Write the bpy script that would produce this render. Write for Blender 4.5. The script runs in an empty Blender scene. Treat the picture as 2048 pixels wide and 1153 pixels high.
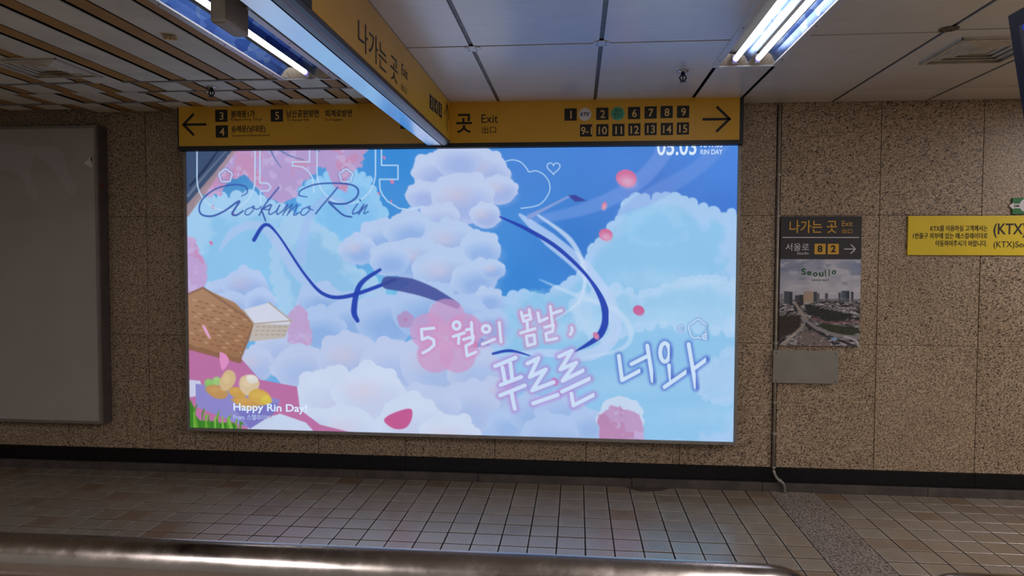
import bpy, bmesh, math, random
import numpy as np
from mathutils import Vector, Matrix
random.seed(7)
S = bpy.context.scene
COL = S.collection

# ------------------------------------------------------------------ camera
F, YAW, PITCH, ROLL = 1408.23, 0.0920758, 0.0387045, 0.0036642
CX, CY, CZ = 0.10325, -4.99237, 1.6
cyw, syw, cp, sp = math.cos(YAW), math.sin(YAW), math.cos(PITCH), math.sin(PITCH)
fwd = Vector((-syw*cp, cyw*cp, -sp)); rt = Vector((cyw, syw, 0.0)); up = rt.cross(fwd)
cr, sr = math.cos(ROLL), math.sin(ROLL)
R_ = cr*rt + sr*up; U_ = -sr*rt + cr*up
cd = bpy.data.cameras.new('camera'); cam = bpy.data.objects.new('camera', cd); COL.objects.link(cam)
cd.sensor_width = 36.0; cd.lens = F/2048*36.0; cd.clip_start = 0.05; cd.clip_end = 100
M = Matrix((R_, U_, -fwd)).transposed().to_4x4(); M.translation = Vector((CX, CY, CZ)); cam.matrix_world = M
S.camera = cam
# ------------------------------------------------------------------ world and exposure
W = bpy.data.worlds.new('world'); S.world = W; W.use_nodes = True
W.node_tree.nodes['Background'].inputs[0].default_value = (0.62, 0.58, 0.55, 1)
W.node_tree.nodes['Background'].inputs[1].default_value = 0.42
S.view_settings.view_transform = 'Standard'; S.view_settings.look = 'None'
S.view_settings.exposure = 0.0; S.view_settings.gamma = 1.0; S.view_settings.use_curve_mapping = False
S.cycles.max_bounces = 7; S.cycles.diffuse_bounces = 4; S.cycles.glossy_bounces = 4; S.cycles.caustics_reflective = False; S.cycles.caustics_refractive = False
TUBE_E = 10.0       # visible tubes
HALL_W = 44.0       # fluorescent fittings along the hall behind the viewer
POSTER_E = 1.0

# a pixel of the photograph to a point on one of the real planes
def ray(px, py): return R_*((px-1024)/F) - U_*((py-576.5)/F) + fwd
C0 = Vector((CX, CY, CZ))
def onx(px, py, X): v = ray(px, py); return C0 + v*((X-CX)/v.x)
def ony(px, py, Y): v = ray(px, py); return C0 + v*((Y-CY)/v.y)
def onz(px, py, Z): v = ray(px, py); return C0 + v*((Z-CZ)/v.z)
def proj(P):
    v = Vector(P)-C0; d = v.dot(fwd)
    return 1024+F*v.dot(R_)/d, 576.5-F*v.dot(U_)/d

# ------------------------------------------------------------------ materials
def lin(c):
    return tuple(((v/255)/12.92 if v/255 <= 0.04045 else ((v/255+0.055)/1.055)**2.4) for v in c[:3])
def nm(name):
    m = bpy.data.materials.new(name); m.use_nodes = True
    return m, m.node_tree.nodes, m.node_tree.links, m.node_tree.nodes['Principled BSDF']
def pos(nd, lk, scale=(1, 1, 1), rot=(0, 0, 0), rand=False):
    g = nd.new('ShaderNodeNewGeometry'); mp = nd.new('ShaderNodeMapping'); mp.inputs['Scale'].default_value = scale
    mp.inputs['Rotation'].default_value = rot
    lk.new(g.outputs['Position'], mp.inputs['Vector'])
    if rand:
        oi = nd.new('ShaderNodeObjectInfo'); mu = nd.new('ShaderNodeMath'); mu.operation = 'MULTIPLY'; mu.inputs[1].default_value = 37
        lk.new(oi.outputs['Random'], mu.inputs[0]); lk.new(mu.outputs[0], mp.inputs['Location'])
    return mp.outputs[0]
def noise(nd, lk, vec, scale, detail=3, rough=0.55):
    n = nd.new('ShaderNodeTexNoise'); n.inputs['Scale'].default_value = scale; n.inputs['Detail'].default_value = detail
    n.inputs['Roughness'].default_value = rough; lk.new(vec, n.inputs['Vector']); return n.outputs['Fac']
def ramp(nd, lk, fac, stops):
    r = nd.new('ShaderNodeValToRGB'); e = r.color_ramp.elements
    while len(e) < len(stops): e.new(0.5)
    for i, (p, c) in enumerate(stops): e[i].position = p; e[i].color = (*c, 1) if len(c) == 3 else c
    lk.new(fac, r.inputs[0]); return r.outputs[0]
def mix(nd, lk, fac, a, b, mode='MIX'):
    m = nd.new('ShaderNodeMix'); m.data_type = 'RGBA'; m.blend_type = mode
    for s, v in ((m.inputs[0], fac), (m.inputs[6], a), (m.inputs[7], b)):
        if hasattr(v, 'is_linked') or hasattr(v, 'links'): lk.new(v, s)
        else: s.default_value = v if isinstance(v, (int, float)) else (*v, 1)
    return m.outputs[2]
def bump(nd, lk, b, h, strength=0.3, dist=0.002):
    n = nd.new('ShaderNodeBump'); n.inputs['Strength'].default_value = strength; n.inputs['Distance'].default_value = dist
    lk.new(h, n.inputs['Height']); lk.new(n.outputs[0], b.inputs['Normal'])
def plain(name, c, rough=0.5, metal=0.0, var=0.12, scale=6, spec=0.5):
    m, nd, lk, b = nm(name); c = lin(c)
    f = noise(nd, lk, pos(nd, lk), scale, 4)
    o = ramp(nd, lk, f, [(0.3, tuple(v*(1-var) for v in c)), (0.7, tuple(min(1, v*(1+var)) for v in c))])
    lk.new(o, b.inputs['Base Color']); b.inputs['Roughness'].default_value = rough; b.inputs['Metallic'].default_value = metal
    b.inputs['Specular IOR Level'].default_value = spec
    return m
def emit(name, c, e):
    m = bpy.data.materials.new(name); m.use_nodes = True; nd = m.node_tree.nodes; nd.clear()
    em = nd.new('ShaderNodeEmission'); em.inputs[0].default_value = (*c, 1); em.inputs[1].default_value = e
    o = nd.new('ShaderNodeOutputMaterial'); m.node_tree.links.new(em.outputs[0], o.inputs[0]); return m

def stone(name, base, alt, fleck, small):
    m, nd, lk, b = nm(name)
    v = pos(nd, lk, (1, 1, 1), (0, 0.45, 0), True)
    v2 = nd.new('ShaderNodeMapping'); v2.inputs['Scale'].default_value = (1, 1, 1.9); lk.new(v, v2.inputs['Vector'])
    big = noise(nd, lk, v, 2.2, 3); mid = noise(nd, lk, v2.outputs[0], 75, 2, 0.6)
    f = noise(nd, lk, v2.outputs[0], 68, 2.5, 0.7); s = noise(nd, lk, v2.outputs[0], 150, 2, 0.7)
    c = mix(nd, lk, ramp(nd, lk, big, [(0.35, (0, 0, 0)), (0.65, (1, 1, 1))]), lin(base), lin(alt))
    c = mix(nd, lk, ramp(nd, lk, mid, [(0.40, (1, 1, 1)), (0.58, (0, 0, 0))]), c, lin(small))
    c = mix(nd, lk, ramp(nd, lk, s, [(0.40, (1, 1, 1)), (0.47, (0, 0, 0))]), c, lin(tuple((p+q)/2 for p, q in zip(fleck, small))))
    c = mix(nd, lk, ramp(nd, lk, f, [(0.40, (1, 1, 1)), (0.445, (0, 0, 0))]), c, lin(fleck))
    lk.new(c, b.inputs['Base Color']); b.inputs['Roughness'].default_value = 0.42
    bump(nd, lk, b, f, 0.25, 0.002)
    return m
M_stone = stone('speckled tan granite', (204, 181, 152), (190, 166, 137), (46, 32, 22), (146, 121, 96))
M_gran = stone('grey pink granite slab', (176, 164, 154), (160, 148, 140), (62, 52, 48), (122, 108, 100))

def tile_mat():
    m, nd, lk, b = nm('embossed clay floor tile')
    g = nd.new('ShaderNodeNewGeometry'); sn = nd.new('ShaderNodeVectorMath'); sn.operation = 'SNAP'
    ad = nd.new('ShaderNodeVectorMath'); ad.operation = 'ADD'; ad.inputs[1].default_value = (4.0, 8.0, 0)
    at = nd.new('ShaderNodeAttribute'); at.attribute_name = 'tid'; at.attribute_type = 'GEOMETRY'
    sn.inputs[1].default_value = (0.16016, 0.16, 5)
    xo = nd.new('ShaderNodeVectorMath'); xo.operation = 'ADD'; xo.inputs[1].default_value = (16.016, 16.0, 2.0)
    lk.new(g.outputs['Position'], xo.inputs[0]); lk.new(xo.outputs[0], sn.inputs[0])
    wn = nd.new('ShaderNodeTexWhiteNoise'); lk.new(sn.outputs[0], wn.inputs['Vector'])
    c = ramp(nd, lk, wn.outputs['Value'], [(0.0, lin((160, 142, 122))), (0.3, lin((168, 152, 134))), (0.62, lin((176, 163, 147))), (0.84, lin((168, 156, 143))), (1.0, lin((158, 124, 92)))])
    n1 = noise(nd, lk, g.outputs['Position'], 9, 4); n2 = noise(nd, lk, g.outputs['Position'], 190, 2, 0.7)
    c = mix(nd, lk, ramp(nd, lk, n1, [(0.3, (0.25, 0.25, 0.25)), (0.75, (0, 0, 0))]), c, lin((92, 78, 64)))
    c = mix(nd, lk, ramp(nd, lk, n2, [(0.33, (0.75, 0.75, 0.75)), (0.45, (0, 0, 0))]), c, lin((70, 58, 48)))
    lk.new(c, b.inputs['Base Color'])
    # relief: dashes round the rim and nested arcs in the middle
    uv = nd.new('ShaderNodeUVMap'); uv.uv_map = 'UVMap'
    sp_ = nd.new('ShaderNodeSeparateXYZ'); lk.new(uv.outputs[0], sp_.inputs[0])
    def mt(op, a, b_=None):
        n = nd.new('ShaderNodeMath'); n.operation = op
        for s, v in ((n.inputs[0], a), (n.inputs[1], b_)):
            if v is None: continue
            if isinstance(v, (int, float)): s.default_value = v
            else: lk.new(v, s)
        return n.outputs[0]
    u = mt('ABSOLUTE', mt('SUBTRACT', sp_.outputs[0], 0.5)); v = mt('ABSOLUTE', mt('SUBTRACT', sp_.outputs[1], 0.5))
    mx = mt('MAXIMUM', u, v)
    dash = mt('MULTIPLY', mt('MULTIPLY', mt('GREATER_THAN', mx, 0.33), mt('LESS_THAN', mx, 0.40)),
              mt('GREATER_THAN', mt('SINE', mt('MULTIPLY', mt('ADD', sp_.outputs[0], sp_.outputs[1]), 48)), 0.0))
    ring = mt('MULTIPLY', mt('GREATER_THAN', mx, 0.245), mt('LESS_THAN', mx, 0.285))
    du = mt('SUBTRACT', u, 0.03); r = mt('SQRT', mt('ADD', mt('MULTIPLY', du, du), mt('MULTIPLY', v, v)))
    arcs = mt('MULTIPLY', mt('GREATER_THAN', mt('SINE', mt('MULTIPLY', r, 88)), 0.1), mt('LESS_THAN', mx, 0.22))
    h = mt('ADD', mt('ADD', dash, ring), arcs)
    hh = mt('ADD', mt('MULTIPLY', h, mt('ADD', mt('MULTIPLY', wn.outputs['Value'], 0.6), 0.3)), mt('MULTIPLY', n2, 0.8))
    bump(nd, lk, b, hh, 0.8, 0.0022)
    dk = mt('MULTIPLY', h, mt('ADD', mt('MULTIPLY', wn.outputs['Value'], 0.45), 0.30))
    lk.new(mix(nd, lk, dk, c, lin((74, 60, 48))), b.inputs['Base Color'])
    rr = ramp(nd, lk, n1, [(0.3, (0.27,)*3), (0.7, (0.42,)*3)]); lk.new(rr, b.inputs['Roughness'])
    b.inputs['Specular IOR Level'].default_value = 1.0; b.inputs['Coat Weight'].default_value = 1.0; b.inputs['Coat IOR'].default_value = 1.75; b.inputs['Coat Roughness'].default_value = 0.28
    return m
M_tile = tile_mat()
M_grout = plain('dark floor grout', (22, 19, 18), 0.95)
M_joint = plain('dark wall joint', (48, 34, 26), 0.9)
M_base = plain('polished black granite', (14, 13, 15), 0.4, 0, 0.6, 60, 0.25)
M_curb = plain('grimy concrete curb', (74, 66, 62), 0.75, 0, 0.35, 9)
M_black = plain('black painted metal', (26, 25, 30), 0.4)
M_dark = plain('charcoal sign vinyl', (52, 48, 52), 0.55)
M_ink = plain('black lettering vinyl', (24, 18, 14), 0.55)
M_yel = plain('yellow sign vinyl', (226, 172, 44), 0.42, 0, 0.05, 3)
M_yel2 = plain('bright yellow notice board', (236, 204, 22), 0.45, 0, 0.05, 3)
M_cream = plain('pale yellow digits', (232, 196, 120), 0.5)
M_gold = plain('gold lettering', (222, 168, 52), 0.5)
M_white = plain('white lettering', (226, 224, 226), 0.5)
M_grn = plain('green enamel', (24, 118, 56), 0.5)
M_grn2 = plain('dark green lettering', (22, 96, 52), 0.5)
M_teal = plain('teal roundel', (88, 176, 140), 0.5)
M_tealink = plain('deep teal lettering', (20, 84, 66), 0.5)
M_alu = plain('satin aluminium', (176, 172, 168), 0.38, 0.85, 0.12, 12)
M_frame = plain('grey aluminium frame', (142, 138, 134), 0.45, 0.5, 0.12, 12)
M_lowtrim = plain('white enamelled trim', (212, 214, 220), 0.24, 0.0, 0.05, 6, 1.0)
M_under = plain('satin anodised underside trim', (232, 236, 244), 0.22, 1.0, 0.04)
M_roll = plain('dark grey rounded extrusion', (92, 88, 90), 0.3, 0.6)
M_gap = plain('ceiling void black', (16, 14, 13), 0.95)
M_channel = plain('oxidised ceiling channel', (96, 88, 80), 0.45, 0.5, 0.4, 14)
M_brown = plain('brown ceiling strip', (168, 124, 66), 0.6, 0, 0.15, 5)
M_beige = plain('beige ceiling board', (214, 206, 186), 0.6, 0, 0.13, 4)
M_vent = plain('dusty ivory vent', (196, 186, 168), 0.55, 0, 0.22, 9)
M_shroud = plain('unlit white poster film', (172, 166, 160), 0.4, 0, 0.04, 4)
M_tape = plain('glue smear on film', (178, 176, 178), 0.35, 0, 0.03, 4)
M_boxside = plain('dull grey box side', (98, 90, 92), 0.55, 0.2, 0.15, 8)
M_steel = plain('brushed steel plate', (158, 154, 146), 0.36, 0.9, 0.1, 5)
M_pipe = plain('grey conduit paint', (168, 160, 146), 0.45, 0.2, 0.2, 20)
M_pvc = plain('navy display casing', (26, 28, 46), 0.6, 0, 0.1, 6, 0.2)
M_house = plain('warm grey plastic housing', (150, 142, 132), 0.5)
M_spk = plain('blackened sprinkler brass', (30, 28, 30), 0.35, 0.7)
M_chrome = plain('chrome rosette', (190, 190, 192), 0.25, 0.9)
M_tube = emit('fluorescent tube glass', (1.0, 0.97, 1.0), TUBE_E)
M_tubeend = emit('violet tube end', (0.32, 0.25, 0.95), 1.1)
M_screen = emit('blue screen', (0.02, 0.04, 0.4), 1.0)
M_sticker = plain('yellow sticker', (206, 150, 40), 0.6)
M_redspot = plain('red dot', (120, 40, 36), 0.6)

def panel_mat():
    m, nd, lk, b = nm('worn white ceiling panel')
    v = pos(nd, lk, (1, 1, 1), (0, 0, 0), True)
    n1 = noise(nd, lk, v, 1.4, 4); v2 = pos(nd, lk, (3, 60, 3)); n2 = noise(nd, lk, v2, 2.2, 3, 0.7)
    c = ramp(nd, lk, n1, [(0.3, lin((212, 206, 198))), (0.72, lin((232, 230, 226)))])
    c = mix(nd, lk, ramp(nd, lk, n2, [(0.35, (0.4,)*3), (0.6, (0, 0, 0))]), c, lin((190, 184, 176)))
    lk.new(c, b.inputs['Base Color']); b.inputs['Roughness'].default_value = 0.30; b.inputs['Specular IOR Level'].default_value = 1.0
    b.inputs['Coat Weight'].default_value = 0.6; b.inputs['Coat Roughness'].default_value = 0.3
    bump(nd, lk, b, n1, 0.12, 0.02)
    return m
M_panel = panel_mat()
def rail_mat():
    m, nd, lk, b = nm('worn stainless handrail')
    v = pos(nd, lk, (60, 3, 60)); n = noise(nd, lk, v, 3, 4, 0.7); n0 = noise(nd, lk, pos(nd, lk), 14, 4, 0.7)
    b.inputs['Base Color'].default_value = (*lin((172, 162, 155)), 1); b.inputs['Metallic'].default_value = 1.0
    lk.new(ramp(nd, lk, n0, [(0.3, (0.16,)*3), (0.75, (0.34,)*3)]), b.inputs['Roughness'])
    return m
M_rail = rail_mat()
def refl_mat():
    m, nd, lk, b = nm('reflector with painted blue reflections')
    b.inputs['Base Color'].default_value = (0.72, 0.80, 0.92, 1); b.inputs['Metallic'].default_value = 1.0; b.inputs['Roughness'].default_value = 0.08
    g = nd.new('ShaderNodeNewGeometry'); mp = nd.new('ShaderNodeMapping'); mp.inputs['Scale'].default_value = (14, 9, 14); lk.new(g.outputs['Position'], mp.inputs[0])
    vo = nd.new('ShaderNodeTexVoronoi'); vo.inputs['Scale'].default_value = 1.0; lk.new(mp.outputs[0], vo.inputs['Vector'])
    cc = ramp(nd, lk, vo.outputs['Color'], [(0.2, (0.05, 0.11, 0.34)), (0.55, (0.14, 0.24, 0.50)), (0.85, (0.26, 0.34, 0.46))]); lk.new(cc, b.inputs['Base Color'])  # patchy blue base colour imitates a mosaic of mirrored surroundings
    b.inputs['Roughness'].default_value = 0.33; bump(nd, lk, b, vo.outputs['Distance'], 0.1, 0.01); return m
M_refl = refl_mat()
def vcol_mat(name, e):
    m, nd, lk, b = nm(name)
    a = nd.new('ShaderNodeAttribute'); a.attribute_name = 'Col'
    if e > 0:
        lk.new(a.outputs['Color'], b.inputs['Emission Color']); b.inputs['Emission Strength'].default_value = e
        b.inputs['Base Color'].default_value = (0.02, 0.02, 0.02, 1); b.inputs['Roughness'].default_value = 0.3; b.inputs['Specular IOR Level'].default_value = 0.15
    else:
        lk.new(a.outputs['Color'], b.inputs['Base Color']); b.inputs['Roughness'].default_value = 0.35
    return m
M_post = vcol_mat('backlit poster print', POSTER_E)
M_photo = vcol_mat('printed city photograph', 0)
def litink(name, c, e=1.0): return emit(name, lin(c), e)

# ------------------------------------------------------------------ builders
ORG = {}
def reg(o, parent, origin):
    COL.objects.link(o)
    if parent is not None:
        o.parent = parent; ORG[o.name] = ORG[parent.name]
    else: ORG[o.name] = Vector(origin)
def thing(name, label, cat, loc, group=None):
    o = bpy.data.objects.new(name, None); o.empty_display_size = 0.1; reg(o, None, loc); o.location = loc
    o['label'] = label; o['category'] = cat
    if group: o['group'] = group
    return o
def mesh_obj(name, verts, faces, mat, parent=None, origin=None, smooth=False):
    if parent is not None: og = ORG[parent.name]
    else: og = Vector(origin) if origin is not None else Vector((0, 0, 0))
    me = bpy.data.meshes.new(name)
    me.from_pydata([Vector(v)-og for v in verts], [], faces); me.materials.append(mat); me.update()
    if smooth: me.polygons.foreach_set('use_smooth', [True]*len(me.polygons))
    o = bpy.data.objects.new(name, me); reg(o, parent, og)
    if parent is None: o.location = og
    return o
def bm_obj(name, bm, mat, parent=None, origin=None, smooth=False):
    bmesh.ops.recalc_face_normals(bm, faces=bm.faces[:])
    if parent is not None: og = ORG[parent.name]
    else: og = Vector(origin) if origin is not None else Vector((0, 0, 0))
    for v in bm.verts: v.co -= og
    me = bpy.data.meshes.new(name); bm.to_mesh(me); bm.free()
    for x in (mat if isinstance(mat, (list, tuple)) else [mat]): me.materials.append(x)
    if smooth: me.polygons.foreach_set('use_smooth', [True]*len(me.polygons))
    o = bpy.data.objects.new(name, me); reg(o, parent, og)
    if parent is None: o.location = og
    return o
def bx(bm, x0, x1, y0, y1, z0, z1, bev=0.0):
    vs = [bm.verts.new((x, y, z)) for x in (x0, x1) for y in (y0, y1) for z in (z0, z1)]
    fs = [bm.faces.new([vs[i] for i in q]) for q in ((0, 1, 3, 2), (4, 6, 7, 5), (0, 4, 5, 1), (2, 3, 7, 6), (0, 2, 6, 4), (1, 5, 7, 3))]
    if bev > 0:
        es = set(e for f in fs for e in f.edges)
        bmesh.ops.bevel(bm, geom=list(es), offset=bev, segments=2, affect='EDGES', profile=0.6)
def box(name, a, b, mat, parent=None, bev=0.0, origin=None):
    bm = bmesh.new(); bx(bm, min(a[0], b[0]), max(a[0], b[0]), min(a[1], b[1]), max(a[1], b[1]), min(a[2], b[2]), max(a[2], b[2]), bev)
    return bm_obj(name, bm, mat, parent, origin)
def tube(bm, pts, r, n=12, cap=True):
    rings = []
    for i, p in enumerate(pts):
        p = Vector(p); a = Vector(pts[max(i-1, 0)]); b = Vector(pts[min(i+1, len(pts)-1)]); d = (b-a).normalized()
        s = d.orthogonal().normalized() if i == 0 else (rings_s - d*rings_s.dot(d)).normalized()
        rings_s = s; t = d.cross(s); ri = r[i] if isinstance(r, (list, tuple)) else r
        rings.append([bm.verts.new(p + (s*math.cos(k*2*math.pi/n) + t*math.sin(k*2*math.pi/n))*ri) for k in range(n)])
    for A, B in zip(rings, rings[1:]):
        for k in range(n): bm.faces.new((A[k], A[(k+1) % n], B[(k+1) % n], B[k]))
    if cap: bm.faces.new(rings[0][::-1]); bm.faces.new(rings[-1])
def disc(bm, c, nrm, r, h, n=24, squash=1.0):
    c = Vector(c); nrm = Vector(nrm).normalized(); s = nrm.orthogonal().normalized(); t = nrm.cross(s)
    A = [bm.verts.new(c + (s*math.cos(k*2*math.pi/n)*r + t*math.sin(k*2*math.pi/n)*r)) for k in range(n)]
    B = [bm.verts.new(v.co + nrm*h) for v in A]
    bm.faces.new(A[::-1]); bm.faces.new(B)
    for k in range(n): bm.faces.new((A[k], A[(k+1) % n], B[(k+1) % n], B[k]))
def struct(o): o['kind'] = 'structure'; return o

# flat print lying on a plane; P maps (u, v) in metres to the world
class Plane:
    def __init__(s, kind, val, d=0.0015): s.kind, s.val, s.d = kind, val, d
    def pt(s, a, z, lift=1):
        if s.kind == 'y': return Vector((a, s.val - s.d*lift, z))
        return Vector((s.val + s.d*lift, a, z))
    def at(s, px, py):
        if s.kind == 'y': p = ony(px, py, s.val); return p.x, p.z
        p = onx(px, py, s.val); return p.y, p.z
TXT = {}
def glyphs(s, bold):
    k = (s, bold)
    if k not in TXT:
        c = bpy.data.curves.new('t', 'FONT'); c.body = s; c.offset = bold; c.resolution_u = 4
        o = bpy.data.objects.new('t', c); COL.objects.link(o)
        me = bpy.data.meshes.new_from_object(o)
        vs = [(v.co.x, v.co.y) for v in me.vertices]; fs = [tuple(p.vertices) for p in me.polygons]
        bpy.data.objects.remove(o); bpy.data.curves.remove(c); bpy.data.meshes.remove(me)
        TXT[k] = (vs, fs)
    return TXT[k]
def text(pl, s, boxw, mat, parent, bold=0.0, lift=2, name='lettering', shear=0.0, fit=False):
    """boxw = (a0, z0, a1, z1) in plane coordinates: the glyphs' own bounding box"""
    vs, fs = glyphs(s, bold); xs = [v[0]+shear*v[1] for v in vs]; ys = [v[1] for v in vs]
    x0, x1, y0, y1 = min(xs), max(xs), min(ys), max(ys); a0, z0, a1, z1 = boxw
    if fit:
        w_ = min((x1-x0)/(y1-y0)*(z1-z0)*0.95, a1-a0); mid = (a0+a1)/2; a0, a1 = mid-w_/2, mid+w_/2
    V = [pl.pt(a0+(x-x0)/(x1-x0)*(a1-a0), z0+(y-y0)/(y1-y0)*(z1-z0), lift) for x, y in zip(xs, ys)]
    return mesh_obj(name, V, fs, mat, parent)
def pxbox(pl, x0, y0, x1, y1):
    """pixel box (left, top, right, bottom) to plane box"""
    xm, ym = (x0+x1)/2, (y0+y1)/2
    return pl.at(x0, ym)[0], pl.at(xm, y1)[1], pl.at(x1, ym)[0], pl.at(xm, y0)[1]
def poly(pl, pts, mat, parent, lift=1, name='marking', th=0.0006):
    n = len(pts)
    V = [pl.pt(a, z, lift) for a, z in pts]
    back = (Vector((0, th, 0)) if pl.kind == 'y' else Vector((-th, 0, 0)))
    V += [v+back for v in V]
    Fc = [tuple(range(n)), tuple(range(2*n-1, n-1, -1))] + [(i, (i+1) % n, n+(i+1) % n, n+i) for i in range(n)]
    o = mesh_obj(name, V, Fc, mat, parent)
    return o
def rect(pl, b, mat, parent, lift=1, name='marking'):
    a0, z0, a1, z1 = b; return poly(pl, [(a0, z0), (a1, z0), (a1, z1), (a0, z1)], mat, parent, lift, name)
def circ(pl, c, r, mat, parent, lift=1, name='roundel', n=28):
    return poly(pl, [(c[0]+r*math.cos(k*2*math.pi/n), c[1]+r*math.sin(k*2*math.pi/n)) for k in range(n)], mat, parent, lift, name)
def arrow(pl, tail, tip, head, w, mat, parent, name='arrow', lift=1.6):
    t, p = Vector(tail), Vector(tip); d = (p-t).normalized(); n_ = Vector((-d.y, d.x)); V = []; Fc = []
    def bar(a, b, ww):
        e = (b-a).normalized(); q = Vector((-e.y, e.x))*ww/2; i = len(V)
        V.extend([pl.pt(*(a+q), lift), pl.pt(*(a-q), lift), pl.pt(*(b-q), lift), pl.pt(*(b+q), lift)]); Fc.append((i, i+1, i+2, i+3))
    bar(t, p-d*w*0.6, w)
    for s in (1, -1):
        a = p + (-d + n_*s*0.98)*head; bar(a, p + (d-n_*s)*w*0.25, w*1.02)
    return mesh_obj(name, V, Fc, mat, parent)

# ------------------------------------------------------------------ floor
T = 0.16016; GX0, GX1 = 9*T, 9*T+0.3162
floor = struct(box('floor', (-6.4, -7.2, -0.10), (6.4, 0.06, -0.0026), M_grout))
ORG['floor'] = Vector((0, 0, 0))
def tile_mesh():
    bm = bmesh.new(); uvl = bm.loops.layers.uv.new('UVMap'); h = T/2-0.0020; b_ = 0.0012
    def ring(k, z): return [bm.verts.new((x*(k-0.0018), y*(k-0.0034), z)) for x, y in ((-1, -1), (1, -1), (1, 1), (-1, 1))]
    A, B, D = ring(h, -0.004), ring(h, -0.0010), ring(h-b_, 0.0)
    for P, Q in ((A, B), (B, D)):
        for k in range(4): bm.faces.new((P[k], P[(k+1) % 4], Q[(k+1) % 4], Q[k]))
    bm.faces.new(D)
    for f in bm.faces:
        for l in f.loops: l[uvl].uv = (l.vert.co.x/T+0.5, l.vert.co.y/T+0.5)
    me = bpy.data.meshes.new('tile'); bm.to_mesh(me); bm.free(); me.materials.append(M_tile); return me
TM = tile_mesh()
cells = []
for r in range(0, 43):
    for c in range(-39, 38):
        x = c*T if c < 9 else (c-9)*T+GX1
        if x < -6.2 or x > 6.1: continue
        cx_, cy_ = x+T/2, -(r+0.5)*0.16
        area = 0
        if r < 12:
            q = [proj((cx_+a, cy_+b, 0)) for a, b in ((-T/2, -.08), (T/2, -.08), (T/2, .08), (-T/2, .08))]
            px = sum(p[0] for p in q)/4; py = sum(p[1] for p in q)/4
            railtop = 1074+0.0385*px if px < 1590 else 1153
            if 8 < px < 2040 and py < railtop+4 and py < 1153:
                area = abs(sum(q[i][0]*q[(i+1) % 4][1]-q[(i+1) % 4][0]*q[i][1] for i in range(4)))/2
        cells.append((area, cx_, cy_))
cells.sort(key=lambda t: -t[0])
def jit(): return random.uniform(-.0006, .0006)
for area, x, y in cells[:300]:
    o = bpy.data.objects.new('tile', TM); COL.objects.link(o); o.parent = floor; o.location = (x+jit(), y+jit(), random.uniform(-0.0006, 0.0006))
rest = cells[300:]; nv = len(TM.vertices)
base = np.array([v.co[:] for v in TM.vertices]); bf = [tuple(p.vertices) for p in TM.polygons]
V = []; Fc = []; UV = []
uvb = [TM.uv_layers[0].data[i].uv[:] for i in range(len(TM.loops))]
for k, (a, x, y) in enumerate(rest):
    off = np.array([x+jit(), y+jit(), random.uniform(-0.0006, 0.0006)]); V.append(base+off); Fc += [tuple(i+k*nv for i in f) for f in bf]; UV += uvb
me = bpy.data.meshes.new('tile_field'); me.from_pydata(np.concatenate(V).tolist(), [], Fc); me.materials.append(M_tile)
ul = me.uv_layers.new(name='UVMap'); ul.data.foreach_set('uv', np.array(UV, dtype=np.float32).ravel())
o = bpy.data.objects.new('tile_field', me); COL.objects.link(o); o.parent = floor; o['kind'] = 'stuff'
for y0, y1 in ((0, -0.80), (-0.80, -1.76), (-1.76, -2.72), (-2.72, -3.68), (-3.68, -4.64), (-4.64, -5.6), (-5.6, -6.56)):
    box('granite_slab', (GX0+.0022, y1+.0012, -.007), (GX1-.0022, y0-.0012, 0.0003), M_gran, floor, 0.0008)

# ------------------------------------------------------------------ back wall
WY = 0.043
wall = struct(box('wall_back', (-6.4, WY+0.006, 0), (6.4, WY+0.25, 2.86), M_joint)); ORG['wall_back'] = Vector((0, 0, 0))
xs = [2.157-0.66*k for k in range(-7, 14)][::-1]; zs = [0.158, 1.03, 1.92, 2.80]
for x0, x1 in zip(xs, xs[1:]):
    for z0, z1 in zip(zs, zs[1:]):
        d = random.uniform(-0.001, 0.001)
        g0 = 0.0022
        box('stone_panel', (x0+g0, WY+d, z0+0.0012), (x1-g0, WY+0.02, z1-0.0012), M_stone, wall, 0.0012)
hp0 = ony
for px, py, r in ((1694, 256, .006), (1641, 322, .004), (1865, 322, .007), (1771, 638, .006), (1753, 670, .005), (1528, 712, .005), (1527, 753, .005), (1798, 690, .004), (290, 246, .005)):
    p = ony(px, py, WY-0.0015); bm = bmesh.new(); disc(bm, (p.x, WY-0.0014, p.z), (0, 1, 0), r, 0.002, 12); bm_obj('drill_hole', bm, M_gap, wall)
base_ = struct(box('baseboard_back', (-6.4, 0.04, 0.0), (6.4, WY+0.03, 0.157), M_gap)); ORG['baseboard_back'] = Vector((0, 0, 0))
for x0, x1 in zip(xs[::2], xs[2::2]):
    box('granite_base', (x0+.001, 0.028, 0.056), (x1-.001, 0.05, 0.156), M_base, base_, 0.001)
cx = -6.4
while cx < 6.3:
    n = random.choice((0.9, 1.0, 1.1)); e = min(6.4, cx+n)
    box('curb_stone', (cx+.0012, 0.0, -0.004), (e-.0012, 0.05, 0.056+random.uniform(-.002, .002)), M_curb, base_, 0.004); cx = e

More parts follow.
